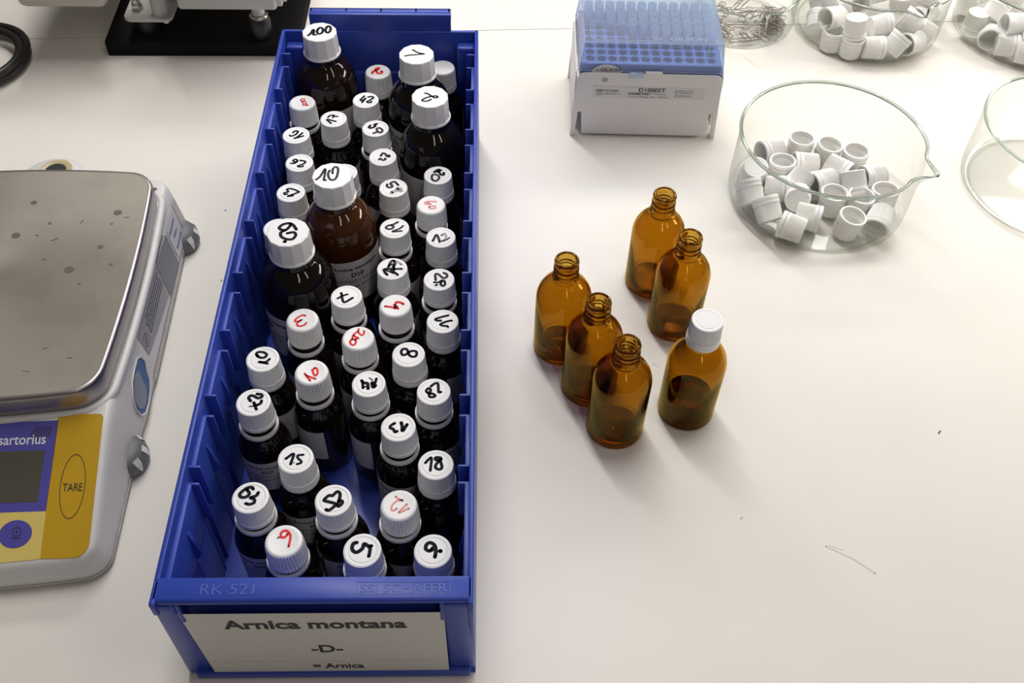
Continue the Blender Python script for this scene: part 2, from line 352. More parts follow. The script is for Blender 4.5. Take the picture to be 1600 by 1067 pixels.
BOTTLES=[
('100','big',36.08,478.0,0.0,[('k',1.31,[(-8.23,-5.02),(-6.62,-2.31),(-5.2,3.13),(-4.29,0.42),(-4.34,-3.63),(-2.37,-4.05)]),('k',1.32,[(-1.28,4.54),(-1.9,0.91),(-0.5,-2.68),(1.48,-2.21),(2.67,0.96),(2.03,4.58),(0.08,6.1),(-1.28,4.54)]),('k',1.33,[(5.31,7.35),(4.46,3.25),(5.6,-0.36),(7.42,-0.79),(8.58,2.84),(7.91,6.93),(6.24,8.28),(5.15,6.44)])]),
('2r','coarse',78.86,481.08,0.0,[('r',1.27,[(-4.28,-3.03),(-3.71,-0.07),(-1.94,1.02),(0.09,2.39),(0.74,4.47),(-0.6,4.64),(-1.96,2.82),(-1.34,0.13),(0.43,-2.54),(2.57,-2.96),(3.77,-1.16),(2.89,0.17)])]),
('1','big',114.31,448.41,0.0,[('k',0.9,[(-3.12,5.91),(-0.5,3.33),(2.59,1.37),(5.87,0.53)]),('k',0.9,[(5.87,0.36),(-0.82,-0.75),(-5.78,-1.49),(-8.61,-2.56)])]),
('hid1','coarse',131.99,487.5,0.0,[]),
('2','big',126.67,394.33,0.0,[('k',0.95,[(-3.8,4.2),(-1.48,3.28),(0.99,0.79),(3.67,-1.38),(5.88,-0.73),(4.79,0.74),(2.42,0.57),(-1.8,-1.03),(-5.25,-3.79),(-4.95,-5.34),(-1.64,-5.46),(1.03,-3.35)])]),
('100r','coarse',21.7,437.58,0.74,[('r',0.61,[(-1.26,2.96),(-0.43,4.66),(1.39,4.42),(1.47,2.39),(-0.04,1.28),(-1.1,2.53)]),('r',0.61,[(0.37,0.01),(1.45,1.71),(3.13,0.46),(3.09,-1.48),(1.63,-2.08),(0.52,-0.41)]),('r',0.61,[(1.04,-3.51),(5.13,-3.72)]),('r',0.61,[(3.92,-2.06),(4.88,-3.73)])]),
('24','fine',71.87,442.15,0.0,[('k',1.13,[(-1.43,4.98),(-4.12,0.05),(-3.28,-0.78),(-1.53,-0.26),(-0.17,2.03)]),('k',1.12,[(-0.84,0.75),(-2.68,-3.3)]),('k',1.13,[(1.76,3.74),(4.54,4.35),(5.93,2.92),(3.83,-0.05),(1.43,-2.18),(2.04,-3.43),(4.08,-3.41),(4.76,-2.15)])]),
('17','fine',48.59,417.76,0.0,[('k',1.01,[(-4.4,1.58),(-3.35,3.63),(-1.17,4.46),(-0.02,3.08),(3.02,2.86)]),('k',0.9,[(0.09,4.47),(-0.59,1.21)]),('k',1.1,[(-1.4,-5.68),(-4.98,-1.02),(2.13,-3.39)])]),
('14l','fine',21.76,397.44,0.0,[('k',1.08,[(-2.53,2.83),(-1.74,4.41),(-0.09,5.05),(1.02,4.03),(-0.27,0.49),(-3.47,-1.48),(-4.68,-0.48)]),('k',1.08,[(4.67,2.48),(1.34,-2.62),(-0.68,-4.19),(5.84,-1.19)])]),
('39','fine',82.45,404.23,1.49,[('k',1.29,[(0.9,5.37),(-1.03,4.56),(-0.16,2.73),(-1.77,0.97),(-3.7,0.16),(-5.0,0.95),(-4.18,3.34)]),('g',1.19,[(-1.01,-6.12),(1.81,-4.14),(1.1,-0.99),(3.24,0.37),(5.67,-2.54),(4.6,-5.15),(2.61,-4.92)])]),
('26','fine',28.21,364.67,0.0,[('k',1.05,[(-6.03,-0.71),(-3.85,-0.92),(-1.91,0.79),(-1.94,3.01),(-3.71,3.75),(-4.72,2.25),(-3.58,0.78),(-2.19,1.16)]),('k',1.05,[(0.51,2.65),(3.99,1.56),(4.4,0.08),(2.95,-1.77),(-0.42,-3.63),(0.19,-4.73),(2.56,-4.57),(3.21,-3.98)])]),
('23','fine',26.01,331.34,0.0,[('k',1.02,[(5.82,0.77),(2.28,3.06),(-1.58,4.1),(-3.08,3.04),(-1.84,0.59),(-4.49,-0.46),(-4.04,-2.2),(-2.22,-1.85)]),('k',1.02,[(6.09,0.49),(3.73,-1.13),(-0.19,-3.23),(-1.45,-4.28),(2.17,-3.57)])]),
('10','big',63.13,305.15,0.0,[('g',1.04,[(-10.26,-4.25),(-7.8,-0.8),(-5.31,6.9),(-4.95,1.21),(-5.03,-4.42),(-3.69,-4.75)]),('g',1.05,[(-2.08,5.23),(-2.77,1.22),(-1.22,-3.42),(1.3,-4.72),(3.22,-2.07),(3.75,3.92),(3.15,7.95),(1.29,8.95),(-0.02,6.59),(0.19,2.23)])]),
('hid10','fine',62.21,353.52,0.0,[]),
('22','fine',90.2,371.74,0.0,[('g',1.26,[(-1.54,1.14),(-0.28,4.16),(1.71,3.42),(3.35,0.41),(5.05,0.42),(4.47,1.93)]),('g',1.06,[(-2.68,-3.36),(-1.58,-1.86),(0.26,-4.09),(2.36,-2.96),(1.56,-1.84)])]),
('20','fine',132.5,351.0,0.0,[('k',1.24,[(-2.74,3.25),(-0.89,5.46),(0.77,6.21),(0.85,3.27),(2.37,0.36),(4.29,0.37),(4.23,2.56)]),('k',1.15,[(-0.83,3.63),(2.23,5.48)]),('g',1.14,[(-4.45,-2.58),(-4.06,-0.03),(-2.18,0.7),(0.26,-0.74),(1.05,-3.27),(-0.53,-6.17),(-2.9,-6.18),(-4.4,-4.02)])]),
('51','fine',100.24,336.69,0.0,[('g',1.22,[(3.42,3.0),(0.62,6.55),(-2.34,4.75),(-0.73,1.56),(-3.0,0.14),(-4.75,1.9),(-4.63,3.68)]),('l',1.88,[(-1.01,-5.47),(1.9,-3.36),(5.63,-2.99),(5.05,-0.88),(2.7,-0.89)])]),
('60r','coarse',128.61,317.75,0.74,[('p',0.74,[(3.43,3.2),(-0.3,3.66),(-3.97,2.83),(-4.61,1.45),(-3.42,0.43),(-0.19,0.65),(-2.56,2.28)]),('p',0.74,[(-1.47,-2.29),(1.26,-1.26),(3.36,-1.93),(2.73,-3.63),(-0.02,-3.98),(-1.46,-2.63)])]),
('19','fine',103.88,291.75,2.23,[('g',1.08,[(2.02,5.92),(-1.23,3.48),(-4.33,2.49),(-6.0,0.53),(-4.55,-1.09),(-1.87,-0.76),(-0.64,1.2),(-2.54,2.83)]),('g',0.99,[(5.84,2.19),(3.96,-0.42),(-1.25,-3.68),(5.22,-3.02)])]),
('12','fine',136.57,284.9,0.0,[('g',1.16,[(-5.38,-3.65),(-3.33,2.15),(-1.92,0.22),(-0.64,-4.92)]),('l',1.17,[(0.5,1.84),(2.49,3.46),(3.7,0.23),(2.23,-3.63),(0.67,-3.63)]),('g',0.72,[(1.34,-3.63),(4.0,-2.66),(6.19,-0.41)])]),
('14s','fine',104.4,254.26,0.0,[('k',1.21,[(-2.97,-5.75),(-4.39,-3.95),(-5.46,-0.93),(-2.01,-0.32),(0.74,-2.74),(3.96,-5.75)]),('k',0.87,[(-4.11,-1.53),(1.29,-4.55)]),('g',1.22,[(-2.56,1.51),(-1.52,5.79),(0.56,7.64),(1.66,3.96),(0.13,0.29),(2.34,-0.31),(6.48,-0.31)]),('l',1.05,[(0.58,7.33),(2.83,6.41),(6.03,3.96)]),('g',1.04,[(-2.2,2.73),(0.35,3.95),(1.54,-1.52)])]),
('29','fine',136.7,242.02,2.23,[('g',1.13,[(-2.2,-0.7),(-2.58,4.37),(-0.87,4.97),(1.81,1.98),(3.56,1.09),(5.25,2.58),(4.76,4.97),(3.0,5.87)]),('k',1.03,[(-3.21,-2.77),(-0.2,-2.77),(1.9,-0.99),(3.63,-1.58),(4.14,-4.53),(2.68,-6.0),(1.14,-4.53),(1.93,-2.17)]),('k',1.03,[(-2.04,-5.48),(-1.2,-5.01)])]),
('4r','coarse',108.66,218.32,2.61,[('r',0.92,[(-6.49,-0.95),(-2.68,-1.52),(2.22,-2.93)]),('r',1.09,[(0.11,-2.65),(0.13,0.46),(0.84,2.73),(3.38,2.45),(5.35,1.03)]),('r',0.84,[(-0.69,0.18),(1.72,-1.52)])]),
('7','fine',76.15,225.95,2.61,[('k',1.1,[(4.19,-1.11),(-0.72,-5.1),(-2.47,-1.97),(-2.92,0.61),(-3.7,3.2)]),('k',0.93,[(-5.65,-1.68),(-2.71,0.61),(0.54,2.04)])]),
('3r','coarse',49.48,205.84,2.61,[('r',0.74,[(1.77,3.29),(-0.16,3.85),(-3.21,1.63),(-4.53,-1.13),(-2.81,-1.68),(-0.12,-0.03),(-2.68,-2.78),(-2.41,-4.97),(-0.3,-5.52),(2.04,-4.43),(3.0,-2.78)])]),
('11','fine',139.98,206.7,0.0,[('k',1.09,[(3.52,4.92),(-0.02,3.8),(-4.56,1.85),(-3.67,0.46),(-1.17,0.46)]),('k',1.08,[(5.94,0.45),(2.62,-0.38),(-1.28,-2.59),(0.22,-3.97),(2.93,-4.25),(3.57,-4.97)])]),
('10l','fine',28.01,175.28,0.0,[('k',1.13,[(-3.6,2.18),(-4.51,4.27),(-3.29,5.57),(-0.03,5.31),(2.04,3.47),(1.33,1.39),(-0.61,0.87),(-2.72,1.66),(-4.2,3.48)]),('k',1.04,[(4.42,-0.07),(2.28,-2.49),(-2.34,-2.33),(3.65,-3.78)])]),
('10r','coarse',60.09,163.09,2.23,[('r',0.79,[(0.16,-6.84),(-3.82,-1.32)]),('r',0.79,[(-2.66,-2.83),(3.14,-5.35)]),('r',0.79,[(1.83,2.98),(0.41,1.46),(1.12,0.44),(1.29,-1.08),(3.06,-2.84),(4.0,-0.58),(3.27,2.46),(1.8,3.23)])]),
('200r','coarse',86.5,191.57,1.12,[('r',0.74,[(3.31,5.82),(3.48,3.65),(2.15,2.3),(0.6,3.65),(-0.37,5.55),(-0.12,7.45)]),('r',0.73,[(-0.37,5.55),(-2.47,3.65),(-3.52,1.5),(-3.54,-0.65)]),('r',0.82,[(-2.74,2.04),(-1.11,-0.39),(-1.61,-1.72)]),('r',0.65,[(-0.38,0.69),(0.34,-0.66)]),('r',0.82,[(-3.7,-1.19),(-4.78,-2.79),(-4.19,-4.92),(-2.47,-5.98),(-1.18,-4.39),(-1.41,-1.72),(-3.7,-1.19)])]),
('8','fine',119.27,178.83,0.0,[('k',1.14,[(-0.07,1.29),(-1.43,4.19),(-3.87,4.19),(-4.76,1.82),(-3.62,-0.54),(-1.62,-0.02),(0.31,1.81),(2.7,2.86),(4.98,1.8),(4.71,-1.34),(2.52,-1.96),(0.43,-0.55),(-0.07,1.29)])]),
('14','fine',96.07,154.61,1.12,[('k',1.33,[(-4.48,2.44),(-3.16,0.69),(-0.76,0.19),(-0.07,-3.78)]),('k',1.1,[(-3.75,0.69),(-3.24,-3.28)]),('k',0.71,[(-3.63,-3.28),(-1.75,-2.29)]),('k',0.55,[(0.1,4.44),(2.21,2.68)]),('k',1.1,[(4.49,3.92),(3.93,0.67)]),('k',1.57,[(2.16,0.68),(2.98,-2.55),(4.07,-1.32)])]),
('28','fine',136.22,148.24,1.49,[('k',1.1,[(-1.77,4.01),(0.33,5.99),(2.29,6.24),(2.78,3.01),(3.09,-0.44),(4.46,-0.45)]),('k',1.1,[(-3.55,-1.16),(-4.59,0.56),(-3.1,2.53),(-1.86,1.05),(-2.56,-1.41),(-2.47,-3.85),(-0.5,-4.34),(1.03,-3.37),(-0.19,-1.9),(-2.16,-1.65)])]),
('27','fine',27.98,139.64,2.61,[('k',1.24,[(-1.72,0.85),(-3.25,3.26),(-2.15,4.95),(-0.15,4.46),(2.39,3.0),(4.56,3.96),(3.93,5.66),(1.34,6.16)]),('k',1.23,[(4.79,1.07),(4.49,-0.86),(2.74,-2.05),(1.4,-2.04),(0.38,-0.36)]),('k',0.61,[(-1.68,-3.23),(1.31,-2.76),(3.12,-2.05)]),('k',1.15,[(1.24,-2.28),(2.66,-5.38)])]),
('13','fine',116.14,121.55,1.86,[('k',1.21,[(-2.37,2.76),(-4.55,0.91),(-4.64,-0.72),(-2.89,-1.42),(-1.82,-3.5),(-0.52,-3.05)]),('k',1.3,[(1.61,3.22),(2.34,0.18),(2.69,-2.83),(5.12,1.8)])]),
('18','fine',139.15,96.21,0.0,[('k',1.04,[(-6.05,1.24),(-4.1,3.88),(-2.62,4.32),(-3.07,-4.03)]),('k',1.12,[(3.0,3.41),(2.59,4.74),(-0.03,4.97),(-0.36,3.42),(1.89,2.97),(3.07,0.75),(3.53,-2.32),(1.71,-3.19),(-0.19,-1.86),(0.47,0.77),(1.91,2.53)])]),
('15','fine',57.7,100.87,0.0,[('k',1.11,[(-5.57,-0.09),(-1.53,3.22),(-2.32,-3.85)]),('k',0.96,[(4.13,2.52),(1.02,2.09),(1.45,0.1),(3.33,-1.68),(3.49,-3.0),(1.38,-3.87)]),('k',0.44,[(-0.73,-2.98),(-0.43,-2.98)])]),
('59','fine',35.83,74.22,1.12,[('k',1.23,[(0.77,5.48),(-0.31,6.67),(-3.08,5.93),(-5.87,3.0),(-6.14,1.33),(-4.69,0.07),(-2.24,0.48),(-0.95,2.55),(-2.59,5.08)]),('k',1.21,[(4.0,3.15),(3.05,1.07),(0.0,-0.16),(2.31,-1.21),(2.62,-3.28),(0.29,-4.43),(-1.93,-3.88)])]),
('9r','coarse',57.82,47.07,0.74,[('r',0.83,[(1.79,4.23),(0.47,2.26),(-1.65,2.47),(-1.81,5.04),(-0.05,6.3),(1.79,5.61),(3.29,3.43),(3.51,0.28),(3.21,-3.42)]),('r',0.56,[(-3.31,1.82),(-2.59,2.21)])]),
('25','fine',82.54,71.79,1.86,[('k',1.22,[(-3.34,-6.06),(-1.36,-6.28),(1.55,-3.22),(0.71,-1.98),(-4.45,-0.51),(-4.91,0.53),(-2.65,3.02),(-0.83,2.8),(0.46,4.25),(1.78,5.5),(3.13,4.65),(3.54,2.15),(2.8,-3.23),(3.75,-3.85),(5.18,-2.01),(4.87,-0.56),(3.1,-0.76)])]),
('12r','coarse',119.32,69.14,0.74,[('p',0.65,[(-2.12,5.51),(0.15,3.62),(2.18,2.78)]),('p',0.65,[(1.98,3.19),(-1.23,2.59),(-3.59,-0.09),(-3.96,-2.97),(-1.97,-3.18),(-0.96,-2.16)]),('p',0.65,[(4.46,0.48),(0.09,-4.83),(5.67,-2.2)])]),
('5','fine',101.18,40.65,1.49,[('k',1.32,[(-3.27,4.69),(-5.12,3.92),(-5.56,1.02),(-4.38,-0.73),(-2.61,-1.12),(-0.01,0.98),(0.8,3.88),(3.35,2.31),(4.73,2.5)]),('k',1.24,[(4.21,2.5),(4.15,-1.36),(3.8,-3.66)])]),
('9','fine',139.34,40.78,0.0,[('k',1.32,[(-0.46,0.6),(-2.18,0.04),(-3.98,1.41),(-3.38,4.13),(-1.31,4.97),(0.84,3.32),(1.64,0.2),(1.25,-3.65)]),('k',0.91,[(-0.33,1.96),(-1.16,0.61)]),('k',1.53,[(3.95,-0.12),(4.09,-0.13)])]),
('hid80','fine',21.84,293.49,0.0,[]),
('80','big',40.34,249.58,0.0,[('k',1.33,[(5.03,2.46),(2.94,6.06),(0.18,8.17),(-3.86,7.25),(-6.16,4.23),(-4.89,2.43),(-1.92,1.84),(0.52,5.45),(0.64,7.87)]),('k',1.32,[(-1.92,1.84),(-4.5,-0.55),(-3.83,-4.11),(-0.44,-6.46),(3.65,-6.45),(5.27,-2.9),(3.71,-0.23),(-0.3,-1.13)]),('k',1.55,[(-1.04,-8.81),(-0.8,-8.81)])]),
]
CAPS_MAIN=[
(448.5,479.5,14.0,(0.0,0.05,1.0)),
(471.2,471.6,14.0,(0.08,0.0,1.0)),
(493.1,463.0,14.0,(0.0,0.0,1.0)),
(425.7,448.0,14.3,(-0.05,0.1,0.99)),
(420.9,472.2,14.6,(-0.94,-0.33,0.05)),
(448.3,455.0,14.1,(-1.0,0.05,0.0)),
(471.5,441.9,20.4,(0.78,-0.62,-0.1)),
(502.7,437.9,15.0,(-0.95,-0.29,0.1)),
(481.6,424.0,21.0,(0.15,-0.65,-0.75)),
(456.7,427.8,17.8,(-0.94,-0.35,0.0)),
(436.2,428.4,17.9,(-0.61,-0.51,-0.61)),
(416.5,422.8,15.1,(0.97,-0.2,0.1)),
(461.5,408.2,13.8,(0.0,0.0,1.0)),
(483.1,404.5,14.0,(0.05,0.0,1.0)),
(506.1,411.0,14.3,(-0.05,0.1,0.99)),
(468.7,379.4,14.5,(0.12,-0.05,0.99)),
(495.0,383.0,16.1,(-0.5,-0.84,-0.22)),
(436.8,388.8,14.1,(0.93,-0.36,0.0)),
(420.4,375.3,14.6,(-0.89,0.45,0.05)),
(403.0,393.4,17.9,(-0.25,0.76,0.6)),
(391.8,414.7,17.9,(-0.2,0.76,0.61)),
(398.1,433.7,22.7,(0.1,0.31,-0.94)),
(431.4,408.4,17.3,(0.29,0.86,-0.43)),
]
CAPS_TOP=[
(512.7,700.1,24.0,(-0.21,0.52,0.83)),
(506.0,675.1,16.7,(0.21,0.93,0.31)),
(515.7,662.8,29.9,(-0.89,-0.45,0.1)),
(516.7,650.9,13.2,(0.0,0.0,1.0)),
(532.3,641.0,33.7,(0.1,-0.1,-0.99)),
(533.5,639.0,13.3,(0.0,0.0,1.0)),
(562.5,653.8,27.0,(0.98,0.1,0.16)),
(553.6,635.0,14.1,(1.0,0.0,0.0)),
(576.0,635.7,18.3,(0.57,0.23,0.79)),
(591.3,653.0,32.3,(-0.79,0.53,0.32)),
(595.1,642.6,15.1,(-0.84,-0.53,0.11)),
(609.9,659.3,18.0,(-0.88,0.33,0.33)),
(622.0,693.7,15.2,(-0.81,-0.58,-0.12)),
(548.5,696.1,26.0,(0.12,-0.93,0.35)),
(594.3,698.5,30.0,(-0.21,-0.31,0.93)),
(521.1,685.6,40.0,(0.68,0.68,0.27)),
(572.3,702.7,36.0,(0.95,0.21,0.21)),
(623.3,697.2,35.4,(0.3,-0.51,0.81)),
(611.3,731.5,17.7,(0.3,0.51,0.81)),
(564.3,732.6,30.0,(0.0,0.0,1.0)),
(620.1,713.7,23.5,(0.69,0.69,0.23)),
]
CAPS_RIGHT=[
(666.7,672.2,21.4,(0.0,0.0,-1.0)),
(677.6,655.9,15.1,(-0.31,-0.94,0.1)),
(690.1,639.5,15.1,(0.96,-0.26,0.1)),
(694.8,651.0,31.3,(-1.0,-0.05,0.0)),
(706.1,626.5,14.1,(0.95,-0.32,0.0)),
(684.5,676.1,30.7,(0.57,0.46,0.68)),
(702.1,685.4,36.1,(0.1,0.1,0.99)),
(673.1,712.8,16.2,(0.1,0.31,0.94)),
(711.6,639.3,29.0,(0.21,0.95,0.21)),
(689.9,720.5,25.0,(0.94,0.31,0.1)),
(727.1,624.0,15.1,(0.44,0.89,0.11)),
(731.2,668.4,30.0,(-0.33,0.67,0.67)),
(734.9,732.3,28.0,(0.0,0.0,1.0)),
(755.8,673.5,16.4,(0.68,0.68,0.27)),
]

# ================================================================== WORKTOPS
def seam_y(x): return 660.4 + (x + 318.6) * 0.0454
mb = MB()
mb.prism([(-900, -420), (1700, -420), (1700, seam_y(1700)), (-900, seam_y(-900))], -30, 0, 'z')
bench = mb.build('worktop', 'bench', smooth=None)
tag(bench, 'white laminate lab worktop that everything in the foreground stands on', 'worktop')
mb = MB()
mb.prism([(-900, seam_y(-900) + 0.9), (1700, seam_y(1700) + 0.9), (1700, 980), (-900, 980)], -30, 0, 'z')
tag(mb.build('rear_worktop', 'bench', smooth=None), 'white laminate worktop section behind the thin joint line', 'worktop')
mb = MB()
mb.prism([(-900, seam_y(-900)), (1700, seam_y(1700)), (1700, seam_y(1700) + 0.9), (-900, seam_y(-900) + 0.9)], -20, -0.4, 'z')
mb.build('joint_strip', 'seam', bench, smooth=None)
mb = MB()
ribbon(mb, [(389.5, 90.5), (397, 86), (404, 82), (411, 76.5), (417, 71)], 1.1, 0.05)
ribbon(mb, [(392, 91), (400, 87.5)], 0.5, 0.06)
mb.build('pencil_smudge', 'mark', bench, smooth=None)
for pts, w in (([(490.2, 179.2), (491.8, 181.2)], 1.3), ([(337, 110.6), (338.4, 112.4)], 0.5), ([(293, 244), (295.5, 240.8)], 0.35),
               ([(-30.8, 230), (-30, 231.4)], 0.7), ([(-228, 642), (-226.6, 643.4)], 1.0), ([(300.5, 270), (301, 271)], 0.6), ([(-52.6, 410), (-52.2, 410.8)], 1.2), ([(-42, 328), (-41.8, 328.8)], 1.1)):
    mb = MB(); ribbon(mb, pts, w, 0.05); mb.build('dust_speck', 'speck', bench, smooth=None)

# ================================================================== BLUE STORAGE BIN
W, L, H, T = 162.0, 508.0, 112.0, 3.0
mb = MB()
mb.box(0, W, 9, L, 0, T)                                             # floor
mb.prism([(0, H), (T, H), (T, 0), (-7, 0)], 13, L, 'y', 0.7)              # side walls
mb.prism([(0, H), (0, 100), (13.5, 100), (13.5, H)], 0, T, 'x', 0.7)
mb.prism([(12, 0), (L, 0), (L, H), (0, H), (0, 100)], W - T, W, 'x', 0.7)
slots = [(77, 84), (123, 133.5), (172.4, 184), (221, 233.7), (271.7, 283), (321.5, 333.3), (371, 383), (421, 432.5)]
for side in (0, 1):
    X = (lambda a: a) if side == 0 else (lambda a: W - a)
    def bx(a0, a1, y0, y1, z0, z1, r=0.4):
        p, q_ = sorted((X(a0), X(a1))); mb.box(p, q_, y0, y1, z0, z1, r)
    prev = 17.0
    for (s0, s1) in slots + [(469.3, 480)]:
        bx(T - 1, T + 6.5, s0 - 1.6, s0, 68, H - 9); bx(T - 1, T + 1.9, s0 - 1.6, s0, 2, 69)
        bx(T - 1, T + 6.5, s1, s1 + 1.6, 68, H - 5); bx(T - 1, T + 1.9, s1, s1 + 1.6, 2, 69)
        bx(T - 1, T + 2.6, prev, s0 - 1.6, 66, H - 8); bx(T - 1, T + 1.5, prev, s0 - 1.6, 2, 67)                     # guide panel between two slots
        mid = (prev + s0) / 2 + 4                                        # upright ridge with a sloping shoulder
        px = [X(T), X(T + 6.2), X(T + 3.2), X(T)]
        mb.prism([(px[0], 2), (X(T + 1.9), 2), (X(T + 1.9), 64), (px[1], 72), (px[2], 93), (px[0], 99)], mid - 1.3, mid + 1.3, 'y')
        prev = s1 + 1.6
# front: slanting wall, wide lip, posts either side of the card slot
mb.prism([(7.5, 104), (13.5, 104), (17, 0), (12, 0)], 1.5, W - 1.5, 'x', 0.5)
mb.prism([(2.4, H), (15.3, H), (15.3, 103), (7, 103), (3, 106.5), (1.2, 109.5)], 0.4, W - 0.4, 'x', 1.2)
for x0, x1, xb in ((0.3, 11.5, -6.8), (146, W - 0.3, W - 0.3)):
    n0 = len(mb.v); mb.prism([(0.6, H - 4), (9, H - 4), (14, 0), (9.4, 0), (1.0, 101)], x0, x1, 'x', 2.2)
    if xb < 0:
        for i in range(n0, len(mb.v)):
            x, y, z = mb.v[i]
            if x < 6: mb.v[i] = (x + (xb - x0) * max(0, 1 - z / 108), y, z)
mb.prism([(5.2, 10), (12, 10), (12, 0), (7.4, 0), (5.4, 3)], 0, W - 3, 'x', 1.0)
mb.box(11.2, 13.4, 1.6, 4.2, 88, H - 4, 0.8); mb.box(144.6, 147, 1.6, 4.2, 88, H - 4, 0.8)
# back wall with raised grip
mb.box(0.4, W - 0.4, L - T, L, 0, H, 0.7)
mb.prism([(L - T, 90), (L, 90), (L + 2.5, 120), (L + 2.5, 127), (L - 2, 127), (L - 2, 120)], 24, 139.5, 'x', 0.5)
mb.box(24, 139.5, L + 2.4, L + 8, 125.4, 127, 0.4)
for x in (24.8, 53.5, 82, 110.5, 137.4): mb.box(x - 0.4, x + 1.4, L + 1, L + 8, 119, 127.0, 0.3)
mb.box(24, 139.5, L + 6.4, L + 8, 116, 127, 0.4)
mb.box(T, 18, L - 13, L - T, 2, H - 9, 2.0); mb.box(W - 18, W - T, L - 13, L - T, 2, H - 9, 2.0)
mb.box(18, W - 18, L - T - 2.2, L - T, 2, 74, 0.8)
bin_ = mb.build('storage_bin', 'blue', smooth=40)
tag(bin_, 'long blue plastic storage bin full of brown bottles, name card in front', 'bin')
def on_card(x, y, z):                       # x along the front, y up the card
    t = (y - 9) / 88.0
    return (x, 7.6 - 0.0 - t * 2.9 - 0.1 - z, y)
mb = MB()
n = 6
V = []
for i in range(n + 1):
    z = 10 + 87.5 * i / n
    for x in (11.0, 146.6): V.append((x, 6.6 - (z - 9) / 88.0 * 4.6, z))
F = [(2 * i, 2 * i + 1, 2 * i + 3, 2 * i + 2) for i in range(n)]
mb.add(V, F)
card = mb.build('name_card', 'card', bin_, smooth=None); card['label'] = 'white paper name card'
def cardfn(x, y, z): return (x, 6.6 - (y - 9) / 88.0 * 4.6 - 0.18 - z, y)
mb = MB()
letter(mb, 'Arnica montana', 30.5, 77.0, 11.8, 96, 0.03, cardfn)
letter(mb, '-D-', 71.5, 41.5, 11.0, 17.5, 0.025, cardfn)
letter(mb, '= Arnica', 69, 15.5, 7.8, 29, 0.025, cardfn)
decal(mb, 'printed_lettering', 'ink', card)
mb = MB(); mb.add([cardfn(11, 27.6, 0), cardfn(146.5, 26.4, 0), cardfn(146.5, 26.6, 0), cardfn(11, 27.8, 0)], [(0, 1, 2, 3)])
decal(mb, 'fold_line', 'grey_ink', card)
mb = MB()
lipfn = lambda x, y, z: (x, y, H + 0.12 + z)
M['emboss'] = mat('raised_blue_plastic', (0.045, 0.085, 0.45), 0.42, spec=0.4)
for dz in (0, 0.28):
    letter(mb, 'RK 521', 24.5, 5.6, 6.0, 27, 0.0, lambda x, y, z, dz=dz: (x, y, H + dz * 0.6 + 0.05))
decal(mb, 'embossed_size_code', 'emboss', bin_)
mb = MB()
for dz in (0, 0.28):
    letter(mb, 'SSI', 104.5, 6.4, 4.4, 9, 0.02, lambda x, y, z, dz=dz: (x, y, H + dz * 0.6 + 0.05))
    letter(mb, 'SCH\u00c4FER', 116.5, 6.2, 4.8, 32, 0.0, lambda x, y, z, dz=dz: (x, y, H + dz * 0.6 + 0.05))
for a in (((103, 5.2), (150, 5.2)), ((150, 5.2), (150, 12)), ((150, 12), (103, 12)), ((103, 12), (103, 5.2))):
    ribbon(mb, list(a), 0.35, H + 0.2)
decal(mb, 'embossed_lettering', 'emboss', bin_)
mb = MB()
for x, z in ((60, 86), (64, 83), (72, 86), (76, 86), (80, 83), (84, 86), (66, 79), (78, 79)):
    mb = MB(); mb.box(x, x + 2.6, L - T - 0.5, L - T, z, z + 0.7); decal(mb, 'mould_mark', 'emboss', bin_)

# ================================================================== CAPS AND BOTTLES
def cap_shell_me(kind):
    mb = MB()
    inner = [(9.9, -16.7), (9.75, -13.6), (9.2, -13.0), (9.7, -12.4), (9.7, -9.6), (9.2, -9.0), (9.7, -8.4), (9.6, -1.8), (0, -1.8)]
    if kind == 'fine':
        mb.lathe([(0, 0), (7.25, 0), (7.5, -0.22), (7.9, -0.24), (8.2, -0.02), (9.9, -0.05), (10.25, -0.35), (10.4, -0.8, 0.55, 60), (11.05, -13.9, 0.55, 60),
                  (11.25, -14.2), (11.3, -16.7)] + inner, 240)
    elif kind == 'coarse':
        mb.lathe([(0, -0.12), (7.6, -0.12), (8.1, 0), (8.7, 0), (9.6, -0.25), (10.1, -0.9), (10.5, -1.7, 0.5, 36), (10.75, -3.0, 1.25, 36), (11.3, -14.8, 1.25, 36),
                  (11.3, -15.2, 0.4, 36), (11.2, -16.7)] + inner, 252)
    elif kind == 'big':
        mb.lathe([(0, 0), (13.3, 0), (13.75, -0.5), (14.5, -16.6), (14.4, -17.2), (13.2, -17.2), (13.0, -2), (0, -2)], 12)
    m_ = mb.me('cap_' + kind)
    if kind == 'fine':
        pass
    return m_
SHELL = {k: cap_shell_me(k) for k in ('fine', 'coarse', 'big')}
def ring_me():
    mb = MB(); mb.lathe([(11.3, -17.15), (11.45, -17.5), (11.45, -20.0), (11.2, -20.5), (9.7, -20.5), (9.7, -17.3), (10.2, -17.15)], 96, close=True)
    for k in range(10):
        a = k * .628 + .2; c, s_ = math.cos(a), math.sin(a)
        mb.box(10.55 * c - .35, 10.55 * c + .35, 10.55 * s_ - .35, 10.55 * s_ + .35, -17.3, -16.85)
    return mb.me('tamper_ring')
RING = ring_me()
def flange_me():
    mb = MB(); mb.lathe([(14.0, -16.4), (14.9, -17.0), (15.05, -18.0), (14.7, -18.7), (13.0, -18.7), (13.0, -16.4)], 72, close=True); return mb.me('cap_skirt')
FLANGE = flange_me()
def lathe_me(name, prof, n=64, close=False):
    mb = MB(); mb.lathe(prof, n, close=close); return mb.me(name)
